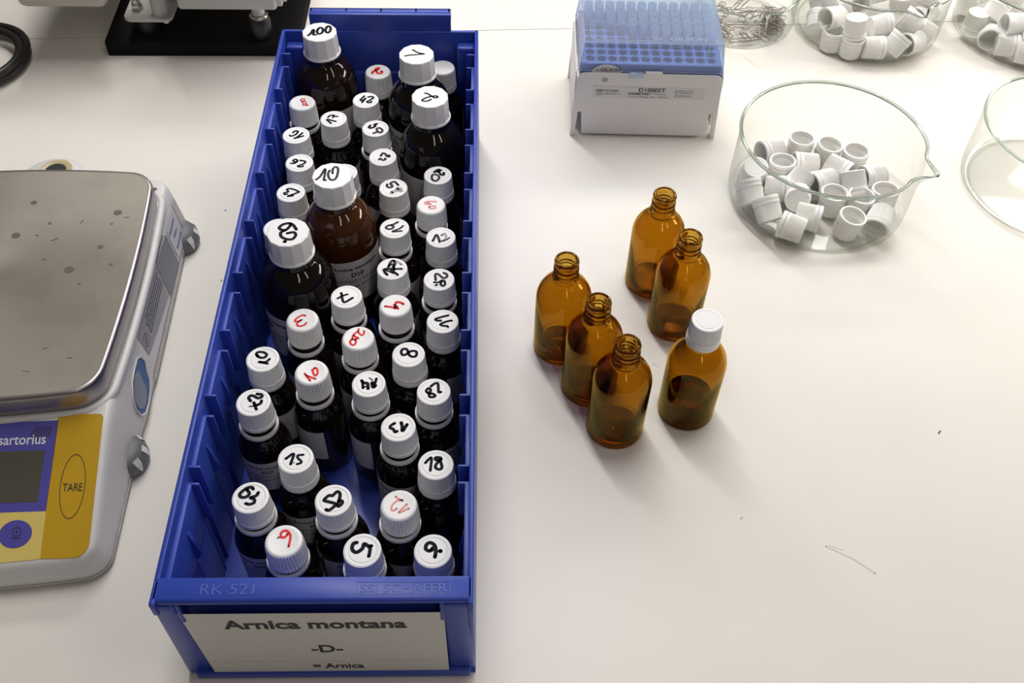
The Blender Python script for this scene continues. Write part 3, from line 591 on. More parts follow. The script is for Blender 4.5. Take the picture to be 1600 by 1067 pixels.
SMALL = lathe_me('small_bottle', [(0, 0.8), (13, 0.8), (14.5, 0), (16, 0.6), (16.5, 2.2), (16.5, 45), (16.25, 49), (15.2, 53.2), (13.0, 57.2), (10.6, 60.0), (9.5, 61.6), (9.2, 63.5),
                                  (9.9, 64.3), (9.9, 65.6), (8.9, 66.2), (8.6, 67), (8.6, 84.2), (0, 84.2)])
LARGE = lathe_me('large_bottle', [(0, 1), (22, 1), (23.5, 0), (25.2, 0.8), (26, 3), (26, 70), (25.85, 75), (25.3, 80), (24.1, 85.5), (22, 90.8), (19.3, 95.1), (16.3, 98.3), (13.8, 100.1),
                                  (12.9, 101.3), (12.9, 103.5), (12.2, 104.5), (12.2, 122), (0, 122)], 96)
LARGE2 = LARGE.copy(); LARGE3 = LARGE.copy()
def arc_me(r, z0, z1, span):
    n = 24; v = []; f = []
    for i in range(n + 1):
        a = math.radians(-span / 2 + span * i / n)
        v += [(r * math.cos(a), r * math.sin(a), z0), (r * math.cos(a), r * math.sin(a), z1)]
    f = [(2 * i, 2 * i + 2, 2 * i + 3, 2 * i + 1) for i in range(n)]
    return mesh('paper_label', v, f)
LABEL_S = arc_me(16.62, 17, 47, 150)
LABEL_L = arc_me(26.12, 26, 66.5, 130)
NUM = {}
WORDS = {'27': 'D27', '15': 'D15', '10': 'D10', '59': 'D49', '13': 'D13', '25': 'D25', '28': 'D28', '80': 'D80', '1': 'D1'}
AZ = {'100': -12, '1': -140, '2': -165, '10': -62, '80': -148, '17': -12, '39': -25, '22': 190, '51': 195, '19': -30, '29': -15, '7': 205, '3r': -158, '10r': -152, '27': -82, '15': -66,
      '14': 190, '13': -105, '28': -35, '25': -50, '59': -95, '12r': -92, '8': 172, '11': -8, '4r': -18, '200r': 196, '24': -30, '26': -60, '10l': -20, '14s': -30}
# how each cap reads, for the labels
DESC = {
 '100': ('large brown bottle, faceted white cap marked 100 in black', 'back left corner of the blue bin'),
 '2r': ('small brown bottle, ribbed white cap marked with a red 2', ''),
}
LBL = {
 '100': 'large brown bottle with faceted white cap marked 100 in black, bin back left',
 '2r': 'small brown bottle with ribbed white cap marked with a red 2, near bin back wall',
 '1': 'large brown bottle with faceted white cap marked with a black 1, bin back right',
 'hid1': 'small brown bottle in the back right bin corner, blank ribbed cap mostly hidden',
 '2': 'large brown bottle with faceted white cap marked with a black 2',
 '100r': 'small brown bottle with ribbed white cap marked 100 in small red writing',
 '24': 'small brown bottle with white cap marked 24 in black, upside down',
 '17': 'small brown bottle with white cap marked 17 in black, right of the red 100',
 '14l': 'small brown bottle with white cap marked in black just behind cap 26, left wall',
 '39': 'small brown bottle with white cap marked 39 in black, in front of cap 24',
 '26': 'small brown bottle with white cap marked 26 in black, by left bin wall',
 '23': 'small brown bottle with white cap marked 23 in black, left of the large 10 bottle',
 '10': 'large reddish brown bottle with faceted white cap marked 10, front label facing',
 'hid10': 'small brown bottle with white cap mostly hidden behind the large bottle marked 10',
 '22': 'small brown bottle with white cap carrying two black 2 marks, behind cap 51',
 '20': 'small brown bottle with white cap marked 20 in black and grey, near right bin wall',
 '51': 'small brown bottle with white cap marked in smudged grey 51',
 '60r': 'small brown bottle with ribbed white cap marked 60 in pale red',
 '19': 'small brown bottle with lifted white cap marked in thin grey, right of the large 10',
 '12': 'small brown bottle with white cap marked 12 in faded grey, near right bin wall',
 '14s': 'small brown bottle with white cap covered in scribbled overwritten grey and black marks',
 '29': 'small brown bottle with lifted white cap marked 29 and a dot, near right wall',
 '4r': 'small brown bottle with lifted ribbed white cap marked with a red 4',
 '7': 'small brown bottle with lifted white cap marked with a crossed black 7',
 '3r': 'small brown bottle, lifted ribbed cap marked with red 3, left of the black 7',
 '11': 'small brown bottle, cap marked with two parallel hooked strokes, by right bin wall',
 '10l': 'small brown bottle with white cap marked 10 in black, by the left bin wall',
 '10r': 'small brown bottle with lifted ribbed white cap marked 10 in red',
 '200r': 'small brown bottle with ribbed white cap marked 200 in red',
 '8': 'small brown bottle with white cap marked with a black 8 lying sideways',
 '14': 'small brown bottle with white cap marked 14 in thick blotted black',
 '28': 'small brown bottle by right bin wall, lifted cap with upside-down number ending in 8',
 '27': 'small brown bottle with lifted white cap marked 27 in thick black, left wall',
 '13': 'small brown bottle with lifted white cap marked 13 in black, behind red 12',
 '18': 'small brown bottle, upright black 18 on cap, second from front by right wall',
 '15': 'small brown bottle with white cap marked 15 in black, upright writing',
 '59': 'small brown bottle with white cap marked with two thick black digits, front left',
 '9r': 'small brown bottle with ribbed white cap marked with a red 9 and dot, front row',
 '25': 'small brown bottle with white cap bearing one joined black squiggle 25',
 '12r': 'small brown bottle with ribbed white cap marked 12 in pale red, behind the front row',
 '5': 'small brown bottle with white cap marked with a thick black 5, front row',
 '9': 'small brown bottle with white cap marked with a black 9 and dot, front right corner',
 'hid80': 'small brown bottle by the left bin wall, only a sliver of cap showing',
 '80': 'large dark brown bottle with faceted white cap marked with a looped 8 and dot',
}
FLOOR = 3.0
ZF, ZB = 90.23 - FLOOR, 128.73 - FLOOR
def label_text(az, r, zt, word, big, parent):
    a0 = math.radians(az)
    fn = lambda x, y, z: ((r + 0.06) * math.cos(a0 + x / r), (r + 0.06) * math.sin(a0 + x / r), y)
    k = 1.35 if big else 1.0
    mb = MB()
    letter(mb, 'Arnica montana', 0, zt - 6.2 * k, 2.3 * k, 27 * k, 0.03, fn, 'c')
    letter(mb, word, 0, zt - 11.2 * k, 3.0 * k, None, 0.03, fn, 'c')
    letter(mb, '237/7410 \u2022 03/2018' if big else '237337/4410 \u2022 03/2018', 0, zt - 15.4 * k, 2.2 * k, 27 * k, 0.0, fn, 'c')
    letter(mb, 'Pot aus 37337', 0, zt - 19.3 * k, 1.9 * k, 20 * k, 0.01, fn, 'c')
    decal(mb, 'printed_text', 'ink', parent)
first = {}
for (name, kind, x, y, gap, strokes) in BOTTLES:
    big = kind == 'big'
    root = empty('large_brown_bottle' if big else 'brown_bottle', (x, y, FLOOR))
    tag(root, LBL[name], 'bottle', 'large brown bottles in the blue bin' if big else 'small brown bottles in the blue bin')
    gm = (LARGE2 if name == '10' else LARGE3 if name == '100' else LARGE) if big else SMALL
    link('glass_body', gm, 'brown' if name == '10' else 'brown2' if name == '100' else 'dark', root, smooth=50)
    top = ZB if big else ZF + gap
    rz = (hash_ := sum(ord(ch) for ch in name)) % 30 * math.radians(1)
    cap = link('cap', SHELL[kind], 'capb' if big else 'cap', root, (0, 0, top), (0, 0, rz), smooth=(22 if big else 40))
    if big: link('cap_skirt', FLANGE, 'capb', cap, smooth=50)
    else:
        tr = link('tamper_ring', RING, 'cap', root, (0, 0, ZF - (2.4 if gap > 0.7 else 0)), smooth=50)
        if gap > 0.7: tr.scale = (1.055, 1.055, 1.0); tr.rotation_euler = (math.radians(1.5), math.radians(2), 0)
    if strokes:
        cols = {}
        for c_, w, pts in strokes:
            mb = cols.setdefault(c_, MB())
            a = -rz; ca, sa = math.cos(a), math.sin(a)
            P = [(px * ca - py * sa, px * sa + py * ca) for px, py in pts]
            ribbon(mb, P, w * 1.65, 0.07)
        for c_, mb in cols.items():
            nm = link('handwritten_number', mb.me('handwritten_number', fix=False), c_, cap)
    az = AZ.get(name, 60)
    r, zt = (26.12, 66.5) if big else (16.62, 47)
    lab = link('paper_label', LABEL_L if big else LABEL_S, 'paper', root, None, (0, 0, math.radians(az)), smooth=180)
    if name in WORDS: label_text(0, r, zt, WORDS[name], big, lab)

# ------------------------------------------------------------------ amber bottles on the worktop
AMB = lathe_me('amber_bottle', [(0, 1.2), (13, 1.0), (17, 0), (18.6, 0.35), (19.7, 1.6), (20, 3.5), (20, 54), (19.75, 58), (18.6, 62.6), (16.3, 67), (13.2, 70.4), (10.6, 72.4), (9.3, 73.6), (9.0, 75),
     (9.6, 76), (9.7, 77.4), (9.0, 78.4), (8.3, 79.4), (8.3, 80.8), (8.95, 81.8), (8.3, 82.8), (8.3, 84.6), (8.95, 85.6), (8.3, 86.6), (8.1, 88.6), (8.6, 89.6), (8.75, 91.4), (8.3, 92.8), (7.3, 93.2),
     (6.2, 92.8), (5.8, 91.6), (5.8, 86), (6.3, 85.2), (5.8, 84.2), (5.9, 81), (6.3, 80.2), (5.9, 79.4), (6.3, 74), (8.8, 71.6), (12.2, 69.2), (15.2, 65.6), (17.2, 61.6), (18.3, 57.4), (18.5, 54), (18.5, 6.5), (17.4, 4.2), (14, 3.4), (0, 3.2)], 72)
AM = [((299.3, 327.6), 'empty amber glass bottle standing furthest back, mouth open'),
      ((312.4, 283.5), 'empty amber glass bottle directly behind the white-capped one, mouth open'),
      ((223.9, 260.3), 'empty amber glass bottle at the far left of the group, mouth open'),
      ((243.0, 221.8), 'empty amber glass bottle in the middle of the left row of three'),
      ((259.1, 185.5), 'empty amber glass bottle standing nearest the front, mouth open')]
for (p, lb) in AM:
    r_ = empty('amber_bottle', (p[0], p[1], 0)); tag(r_, lb, 'bottle', 'empty amber bottles on the worktop')
    link('glass_body', AMB, 'amber', r_, smooth=60)
r_ = empty('amber_bottle', (311.4, 200.9, 0)); tag(r_, 'amber glass bottle with plain white screw cap and a little dark liquid', 'bottle')
link('glass_body', AMB, 'amber', r_, smooth=60)
cp = link('cap', SHELL['fine'], 'cap', r_, (0, 0, 97.95), smooth=40); link('tamper_ring', RING, 'cap', cp, (0, 0, 0.2), smooth=50)
mb = MB(); mb.lathe([(0, 3.5), (14, 3.7), (17.2, 4.6), (18.2, 6.8), (18.2, 17.2), (17.6, 16.8), (0, 16.7)], 64); mb.build('liquid', 'liquid', r_, smooth=60)

# ================================================================== GLASS DISHES
def dish(name, cx, cy, R, Hh, az, spout, label, group=None):
    n = 168; mb = MB()
    prof = [(0, 2.4), (R - 12, 2.4), (R - 7, 2.0), (R - 3.5, 2.6), (R - 1.2, 5), (R - 0.4, 8.5), (R, 13), (R, Hh - 16), (R, Hh - 11), (R, Hh - 7), (R, Hh - 3.4), (R, Hh - 1.6)]
    n_wall = 0
    mb.lathe(prof, n)
    n_wall = len(mb.v)
    mb.tube([(R * math.cos(2 * math.pi * k / n), R * math.sin(2 * math.pi * k / n), Hh - 1.3) for k in range(n)], 1.45, 12, True)
    out = []
    a0 = math.radians(az)
    for (x, y, z) in mb.v:
        r = math.hypot(x, y)
        if r > R * 0.8 and z > Hh - 16.5:
            a = math.atan2(y, x); d = (a - a0 + math.pi) % (2 * math.pi) - math.pi
            t = ((z - (Hh - 16.5)) / 16.5) ** 1.6
            dr = spout * math.exp(-(d / 0.105) ** 2) - 0.16 * spout * math.exp(-((abs(d) - 0.27) / 0.10) ** 2)
            rr = r + dr * t; zz = z - (0.10 * spout * math.exp(-(d / 0.10) ** 2)) * t
            x, y, z = rr * math.cos(a), rr * math.sin(a), zz
        out.append((x, y, z))
    rim = MB(); rim.v = out[n_wall:]; rim.f = [tuple(i - n_wall for i in f) for f in mb.f if min(f) >= n_wall]
    mb.v = out[:n_wall]; mb.f = [f for f in mb.f if max(f) < n_wall]
    o = mb.build(name, 'dishwall', None, smooth=70, loc=(cx, cy, 0))
    rim.build('rim', 'clear', o, smooth=80)
    ft = MB(); ft.tube([((R - 9) * math.cos(2 * math.pi * k / n), (R - 9) * math.sin(2 * math.pi * k / n), 1.1) for k in range(n)], 1.1, 8, True)
    ft.build('foot_ring', 'dishwall', o, smooth=80)
    return tag(o, label, 'dish', group)
G = 'clear glass dishes on the worktop'
dish('glass_dish', 453.8, 428.6, 75.6, 67.4, -33, 12, 'clear glass dish with pouring lip holding a loose layer of white caps, front centre', G)
dish('glass_dish', 562, 697, 75.6, 64, -76, 13, 'clear glass dish with pouring lip towards the viewer, heaped with white caps', G)
dish('glass_dish', 730, 685, 75.6, 64, 20, 12, 'clear glass dish of white caps cut off by the upper right corner', G)
dish('glass_dish', 663, 440, 75.6, 67.4, 30, 12, 'empty clear glass dish cut off by the right picture edge', G)
dish('glass_dish', 430, 702, 58, 44, -92, 11, 'small clear glass dish with pouring lip holding steel paper clips', G)

# ------------------------------------------------------------------ loose caps
def loose(lst, where, labels):
    for i, (x, y, z, ax) in enumerate(lst):
        r_ = empty('bottle_cap', (x, y, z))
        d = -Vector(ax).normalized()                       # closed end points along local +z
        q_ = Vector((0, 0, 1)).rotation_difference(d)
        r_.rotation_mode = 'QUATERNION'; r_.rotation_quaternion = q_ @ Quaternion((0, 0, 1), i * 0.7)
        sh = link('cap_shell', LSHELL, 'capc', r_, (0, 0, 10.2), smooth=40)
        link('tamper_ring', LRING, 'capc', r_, (0, 0, 10.2), smooth=50)
        tag(r_, labels[i] if i < len(labels) else labels[-1], 'cap', where)
nt_ = M['capc'].node_tree; pb = nt_.nodes['Principled BSDF']; ou = [n_ for n_ in nt_.nodes if n_.type == 'OUTPUT_MATERIAL'][0]
tl_ = nt_.nodes.new('ShaderNodeBsdfTranslucent'); tl_.inputs[0].default_value = (0.97, 0.95, 0.90, 1)
mx_ = nt_.nodes.new('ShaderNodeMixShader'); mx_.inputs[0].default_value = 0.06
nt_.links.new(pb.outputs[0], mx_.inputs[1]); nt_.links.new(tl_.outputs[0], mx_.inputs[2]); nt_.links.new(mx_.outputs[0], ou.inputs[0])
LSHELL = SHELL['fine'].copy(); LSHELL.materials.clear(); LRING = RING.copy(); LRING.materials.clear()
lm = ['white cap open side up, rearmost of those standing upright in the front dish', 'white cap open side up, middle of the three in the dish rear row',
 'white cap open side up, rightmost of the three in the dish rear row', 'white cap open side up, left of centre in the front dish',
 'white cap on its side behind the open left-hand one in the front dish', 'white cap on its side, ribs right, just right of the left open cap',
 'white cap on its side with hollow facing lower right, dish centre', 'white cap on its side at right of the front dish, hollow facing left',
 'white cap leaning hollow side down in the centre right of the front dish', 'white cap on its side, hollow facing left, centre of the front dish',
 'white cap tilted with rounded end up, centre left of the front dish', 'white cap on its side at left centre, ribs left and ring right',
 'white cap open side up under the front rim, left of two', 'white cap open side up under the front rim, right of two',
 'white cap open side up near the right wall of the front dish', 'white cap open side up standing nearest the front of the front dish',
 'white cap on its side at front right, hollow facing the viewer', 'white cap on its side at front, ring towards the lower right, behind another',
 'white cap on its side lying furthest forward at front left of the dish', 'white cap with ribbed side and closed end facing front, front left of dish',
 'white cap with closed end facing front against the left dish wall', 'white cap with closed end raised, at the rear left wall of the front dish', 'white cap lying behind the front rim, just left of dish centre']
loose(CAPS_MAIN, 'white caps in the front glass dish', lm)
loose(CAPS_TOP, 'white caps heaped in the rear glass dish', [
 'white cap near the upper left of the rear heap, cut by the picture top', 'white cap leaning on the left wall of the rear dish, in shade', 'white cap on its side, round opening facing front left, rear dish left',
 'white cap open side up under the round-faced one, rear dish front left', 'white cap with flat top up, stacked on another at the rear dish front', 'white cap standing open side up beneath the flat-topped one, rear dish front',
 'white ribbed cap on its side just left of the rear dish spout', 'white cap lying on its side nearest the front wall of the rear dish', 'white cap tilted against its neighbours below the rear dish spout',
 'white ribbed cap seen through the spout of the rear dish', 'white cap low at the front right wall of the rear dish', 'white ribbed cap halfway up the right wall of the rear dish', 'white cap high against the right wall of the rear dish',
 'white cap tilted down at the middle of the rear heap near the picture top', 'white cap facing up just behind the spout of the rear dish', 'white cap high on the left side of the rear heap', 'white cap on top of the rear heap at its middle',
 'white cap tilted up right of the rear dish spout near the picture top', 'white cap low at the far right of the rear dish', 'white cap standing upright at the back of the rear heap', 'white cap at the extreme right edge of the rear heap'])
loose(CAPS_RIGHT, 'white caps in the upper right glass dish', [
 'white cap standing ring side down at the left of the corner dish', 'white cap lying with its round opening facing front in the corner dish', 'white ribbed cap on its side along the front wall of the corner dish',
 'white ribbed cap lying on top of others near the right picture edge', 'white cap cut by the right picture edge at the front of the corner dish', 'white cap tilted up at left centre of the corner dish heap', 'bright white cap open side up on top of the corner dish heap',
 'white cap against the far left wall of the corner dish', 'white cap in the corner dish hidden by the right-hand ribbed caps', 'white cap at the rear left of the corner dish near the picture top', 'white cap out of view at the right front of the corner dish',
 'white cap high at the right of the corner dish heap', 'white cap upright at the rear of the corner dish heap', 'white cap low in the middle of the corner dish'])

# ------------------------------------------------------------------ paper clips
def clip_pts(Lc=27.0, Wc=7.0):
    p = []
    def arc(cx, cy, r, a0, a1, n=8):
        for i in range(n + 1):
            a = math.radians(a0 + (a1 - a0) * i / n); p.append((cx + r * math.cos(a), cy + r * math.sin(a)))
    w = Wc / 2
    p.append((Lc * 0.25, w - 0.0)); 
    arc(Lc / 2 - w, 0, w, 90, -90); arc(-Lc / 2 + w * 0.86, -w * 0.14, w * 0.86, -90, -270); arc(Lc / 2 - w * 1.4 - 1, -0.0, w * 0.70, 90, -90); p.append((-Lc * 0.18, -w * 0.70))
    return p
mb = MB()
cpts = clip_pts()
mb.tube([(x, y, 0.25 * math.sin(i * 0.25)) for i, (x, y) in enumerate(cpts)], 0.45, 6)
CLIP = mb.me('paper_clip')
rc = random.Random(11)
spots = []
fixed = [(429, 651.5, 4.0, 8, 0, 0), (438, 654, 4.6, 18, 6, 0), (431.5, 663, 5.2, 88, 18, 0), (462, 664, 4.2, 128, 10, 0), (451, 661.5, 5.0, 115, 8, 0), (409, 672, 4.2, 100, 20, 0), (398, 659, 4.0, -8, 0, 0), (471, 681, 5, 70, 20, 0)]
spots += fixed
for i in range(40):
    if i < 18:   # heap on the right
        x = 461 + rc.gauss(0, 8); y = 686 + rc.gauss(0, 8); z = 5 + rc.random() * 15 * max(0, 1 - math.hypot(x - 461, y - 686) / 20); a = rc.gauss(115, 45); t = rc.gauss(0, 26)
    elif i < 31:
        x = 412 + rc.gauss(0, 11); y = 686 + rc.gauss(0, 12); z = 4.2 + rc.random() * 9; a = rc.gauss(75, 45); t = rc.gauss(0, 20)
    else:
        x = 433 + rc.gauss(0, 12); y = 706 + rc.gauss(0, 9); z = 7 + rc.random() * 9; a = rc.gauss(5, 22); t = rc.gauss(0, 12)
    spots.append((x, y, z, a, t, rc.gauss(0, 15)))
CL = ['steel paper clip lying flat nearest the front of the small glass dish', 'steel paper clip lying just right of and behind the frontmost clip', 'steel paper clip pointing at the viewer right behind the frontmost clip', 'steel paper clip slanting alone at the front right of the dish', 'steel paper clip slanting beside the small heap at dish front', 'steel paper clip pointing forward at the left of the dish', 'steel paper clip lying apart at the far left by the rack', 'steel paper clip at the foot of the right-hand heap']
for ci, (x, y, z, a, t, u) in enumerate(spots):
    d = math.hypot(x - 430, y - 702)
    if d > 39: x, y = 430 + (x - 430) * 39 / d, 702 + (y - 702) * 39 / d
    z = max(z, 3.4 + 13.5 * abs(math.sin(math.radians(t))) + 3.5 * abs(math.sin(math.radians(u))))
    o = link('paper_clip', CLIP, 'wire', None, (x, y, z), (math.radians(u), math.radians(t), math.radians(a)), smooth=80)
    tag(o, CL[ci] if ci < 8 else 'bent steel wire paper clip in the tangled heap in the small glass dish', 'paper clip', 'paper clips in the small glass dish')

# ================================================================== PIPETTE TIP RACK
rack = empty('pipette_tip_rack', (311.5, 511.5, 0), math.radians(-1.8))
tag(rack, 'white pipette tip rack with blue perforated tray and clear blue lid', 'rack')
mb = MB()
def taper(mb, x0, x1, y0, y1, z0, X0, X1, Y0, Y1, z1, r=2.5, seg=4):
    def rr(a0, a1, b0, b1, z, r):
        o = []
        for (cx, cy, s0) in ((a1 - r, b1 - r, 0), (a0 + r, b1 - r, 90), (a0 + r, b0 + r, 180), (a1 - r, b0 + r, 270)):
            for i in range(seg + 1):
                a = math.radians(s0 + 90 * i / seg); o.append((cx + r * math.cos(a), cy + r * math.sin(a), z))
        return o
    A = rr(x0 + .8, x1 - .8, y0 + .8, y1 - .8, z0, r); A2 = rr(x0, x1, y0, y1, z0 + 1.2, r); B = rr(X0, X1, Y0, Y1, z1, r); n = len(A)
    f = [tuple(reversed(range(n)))] + [(i, (i + 1) % n, n + (i + 1) % n, n + i) for i in range(n)] + [(n + i, n + (i + 1) % n, 2 * n + (i + 1) % n, 2 * n + i) for i in range(n)] + [tuple(2 * n + i for i in range(n))]
    mb.add(A + A2 + B, f)
taper(mb, -55.5, 55.5, 3.0, 84, 0, -59, 59, 0.8, 86, 64, 4)
base = mb.build('base', 'white', rack, smooth=40)
def skirt(w0, w1, h, lw0, lw1, band, bw):
    """inverted U plate standing in the xz plane: outer half widths w0 (bottom) and w1 (top)"""
    pts = [(-w0, 0), (-w1, h - 7)]
    for i in range(1, 6): a = math.radians(180 - 18 * i); pts.append((-w1 + 7 + 7 * math.cos(a), h - 7 + 7 * math.sin(a)))
    for i in range(0, 5): a = math.radians(90 - 18 * i); pts.append((w1 - 7 + 7 * math.cos(a), h - 7 + 7 * math.sin(a)))
    pts += [(w1, h - 7), (w0, 0), (w0 - lw0, 0), (w1 - lw1 + 4, band), (bw, band), (bw - 1.5, 3), (-bw + 1.5, 3), (-bw, band), (-w1 + lw1 - 4, band), (-w0 + lw0, 0)]
    return pts
for (yy, sgn) in ((-1.2, 1), (88.0, -1)):
    mb = MB(); mb.prism(skirt(66.5, 63.5, 68, 4, 7, 27, 57.5), yy, yy + 1.6, 'y', 0.3); mb.build('skirt_panel', 'white', rack, smooth=30)
for sgn in (-1, 1):
    mb = MB(); poly = [(44.2 + a, b_) for a, b_ in skirt(44.5, 42.5, 67, 7, 12, 30, 30)]
    mb.prism(poly, 63.3 * sgn, 64.9 * sgn, 'x', 0.3); mb.build('skirt_panel', 'white', rack, smooth=30)
# perforated tray
mb = MB(); mbh = MB()
px0, py0, p = -52.8, 9.5, 9.6
ztop = 76.0
for r in range(8):
    for c in range(12):
        cx, cy = px0 + c * p, py0 + r * p; h = p / 2; N = 24; rad = 4.0; base_i = len(mb.v)
        V = []
        for k in range(N):
            a = 2 * math.pi * k / N; ca, sa = math.cos(a), math.sin(a); m_ = max(abs(ca), abs(sa))
            V.append((cx + h * ca / m_, cy + h * sa / m_, ztop))
        for k in range(N):
            a = 2 * math.pi * k / N; V.append((cx + rad * math.cos(a), cy + rad * math.sin(a), ztop))
        mb.add(V, [(k, (k + 1) % N, N + (k + 1) % N, N + k) for k in range(N)])
        V = [];
        for z in (ztop, ztop - 9):
            for k in range(N):
                a = 2 * math.pi * k / N; q_ = rad if z == ztop else rad * 0.86; V.append((cx + q_ * math.cos(a), cy + q_ * math.sin(a), z))
        V.append((cx, cy, ztop - 9))
        mbh.add(V, [(k, N + k, N + (k + 1) % N, (k + 1) % N) for k in range(N)] + [(N + k, 2 * N, N + (k + 1) % N) for k in range(N)])
x0, x1, y0, y1 = px0 - p / 2, px0 + 11.5 * p, py0 - p / 2, py0 + 7.5 * p
o = 3.2
for (a0, a1, b0, b1) in ((x0 - o, x1 + o, y0 - o + .6, y0), (x0 - o, x1 + o, y1, y1 + o), (x0 - o, x0, y0, y1), (x1, x1 + o, y0, y1)):
    mb.box(a0, a1, b0, b1, 64, ztop)
tray = mb.build('tray', 'rackblue', rack, smooth=20)
hl = mbh.build('tip_hole', 'hole_shade_blue', tray, smooth=60); hl['kind'] = 'stuff'
# pipette tips standing in the rear rows
TIP = lathe_me('pipette_tip', [(2.0, -8), (3.4, 0), (3.5, 6), (4.1, 6.6), (4.1, 12.5), (3.6, 12.5), (3.3, 6), (2.9, 0), (1.7, -8)], 20, close=True)
for r in range(8):
    for c in range(12):
        if r < 3 or (r == 3 and c < 6) or (r == 4 and c < 4) or (r == 5 and c < 2): continue
        t_ = link('pipette_tip', TIP, 'tip', None, None, None, smooth=50)
        v = Matrix.Rotation(math.radians(-1.8), 3, 'Z') @ Vector((px0 + c * p, py0 + r * p, ztop + 0.2)) + Vector((311.5, 511.5, 0))
        t_.location = v * S
        tag(t_, 'translucent pipette tip standing in the rear rows under the rack lid', 'pipette tip', 'pipette tips in the rack')
# lid
zb, zt = 69.0, 96.5
B = [(-63, 1.2), (63, 1.2), (63, 86.6), (-63, 86.6)]; Tt = [(-59.3, 2.6), (59.3, 2.6), (59.3, 85.5), (-59.3, 85.5)]
mb = MB(); V = [(x, y, zb) for x, y in B] + [(x, y, zt) for x, y in Tt]
mb.add(V, [(0, 1, 5, 4), (1, 2, 6, 5), (2, 3, 7, 6), (3, 0, 4, 7), (4, 5, 6, 7)])
lid = mb.build('lid', 'lid', rack, smooth=None)
mb = MB()
M['lidedge'] = thin_clear('clear_plastic_edge', (0.70, 0.82, 0.97), (0.45, 0.62, 0.9), 1.0, 0.55, (0.85, 0.92, 1.0))
mb.tube([(x, y, zt) for x, y in Tt], 0.55, 6, True); mb.tube([(x, y, zb) for x, y in B], 0.7, 6, True)
for i in range(4): mb.tube([(*B[i], zb), (*Tt[i], zt)], 0.5, 6)
mb.build('lid_edge', 'lidedge', lid, smooth=60)
mb = MB()
rim = [(-54, 9), (-51, 5.8), (51, 5.8), (54, 9), (54, 30), (45, 34), (0, 32), (-25, 28.5), (-50, 33.5), (-54, 31)]
mb.tube([(a, b_, zt + .1) for a, b_ in rim], 0.4, 6, True)
mb.tube([(-54, 36, zt), (-25, 32.5, zt), (0, 36, zt), (45, 38, zt), (54, 36, zt)], 0.35, 6)
for xx in (-41, 47): mb.tube([(xx, 2.2, zt - 1), (xx - 0.6 * (1 if xx > 0 else -1), 1.7, zt - 14)], 0.5, 6)
letter(mb, 'GILSON', 14, 7.4, 5.2, 31, 0.02, lambda x, y, z: (x, y, zt + 0.3))
for dx in (-4.5, 0, 4.5): ribbon(mb, [(3 + dx, 12.3 if dx else 13.2), (3, 7)], 0.7, zt + 0.3)
ribbon(mb, [(-2, 10), (3, 7.4), (8, 10)], 0.6, zt + 0.3)
mb.build('raised_lettering', 'lidedge', lid, smooth=60)
mb = MB()
ov = [(-38.5 + 13.4 * math.cos(a * .1745), 66.5 + 9.3 * math.sin(a * .1745)) for a in range(36)]
mb.prism(ov, 0.5, 0.75, 'y'); stk = mb.build('round_sticker', 'paper', lid, smooth=None); stk['label'] = 'round grey sticker'
mb = MB(); fn = lambda x, y, z: (x, 0.42, y)
letter(mb, 'GILSON', -44, 69.2, 3.4, 17, 0.03, fn)
for dx in (-1.6, 0, 1.6): ribbon(mb, [(-46.2 + dx, 71.6), (-46.2, 69)], 0.4, 0, fn)
decal(mb, 'sticker_lettering', 'ink', stk)
# label on the front skirt
fn = lambda x, y, z: (x, -1.45, y)
mb = MB(); mb.add([fn(-49, 43, 0), fn(49, 43, 0), fn(49, 54.8, 0), fn(-49, 54.8, 0)], [(0, 1, 2, 3)])
M['skirtlabel'] = mat('skirt_label_film', (0.72, 0.70, 0.69), 0.45)
sl = decal(mb, 'product_label', 'skirtlabel', rack); sl['label'] = 'printed strip label'
fn = lambda x, y, z: (x, -1.6, y)
mb = MB()
letter(mb, 'D1000ST', -8.5, 50.2, 4.0, 23.5, 0.02, fn)
letter(mb, 'DIAMOND', -17, 47.0, 2.3, 18.5, 0.03, fn); letter(mb, '\u00ae', 2.3, 48, 1.6, None, 0.0, fn)
letter(mb, 'REF F171501', -45.5, 49.6, 2.1, 19, 0.02, fn)
decal(mb, 'bold_print', 'ink', sl)
mb = MB()
letter(mb, 'TIPACK', 5.2, 47.0, 2.1, 10.5, 0.0, fn); letter(mb, 'Volume Range 100 - 1000 \u00b5L', -17, 44.0, 1.9, 35, 0.01, fn)
letter(mb, '12BC8/00717', -39, 46.5, 1.9, 15.5, 0.0, fn); letter(mb, 'LOT', -45, 46.6, 1.5, 4.2, 0.02, fn)
letter(mb, 'STERILE R', 24.5, 50, 1.8, 13.5, 0.0, fn); letter(mb, '2023-03', 26.5, 45.6, 2.1, 11.5, 0.01, fn)
for (a, b_, c, d) in ((-45.8, 46.0, -40.2, 48.7), (23.6, 49.3, 39, 52.4)):
    for s_, e in (((a, b_), (c, b_)), ((c, b_), (c, d)), ((c, d), (a, d)), ((a, d), (a, b_))): ribbon(mb, [s_, e], 0.3, 0, fn)
ribbon(mb, [(23.8, 46), (25.2, 46)], 0.5, 0, fn); ribbon(mb, [(24.5, 46), (24.5, 47.8)], 0.9, 0, fn)
decal(mb, 'fine_print', 'grey_ink', sl)
mb = MB(); ring = [(-39.5 + 2.4 * math.cos(a * .26), 62 + 1.9 * math.sin(a * .26)) for a in range(25)]
ribbon(mb, ring, 0.35, 0, fn); ribbon(mb, [(-40.5, 61), (-38.5, 63)], 0.35, 0, fn); ribbon(mb, [(-40.5, 63), (-38.5, 61)], 0.35, 0, fn)
decal(mb, 'disposal_symbol', 'ink', rack)
mb = MB(); mb.box(-19, -6, -2.2, 0.6, 64.5, 69.5, 0.6); mb.build('lid_catch', 'lidedge', lid, smooth=40)
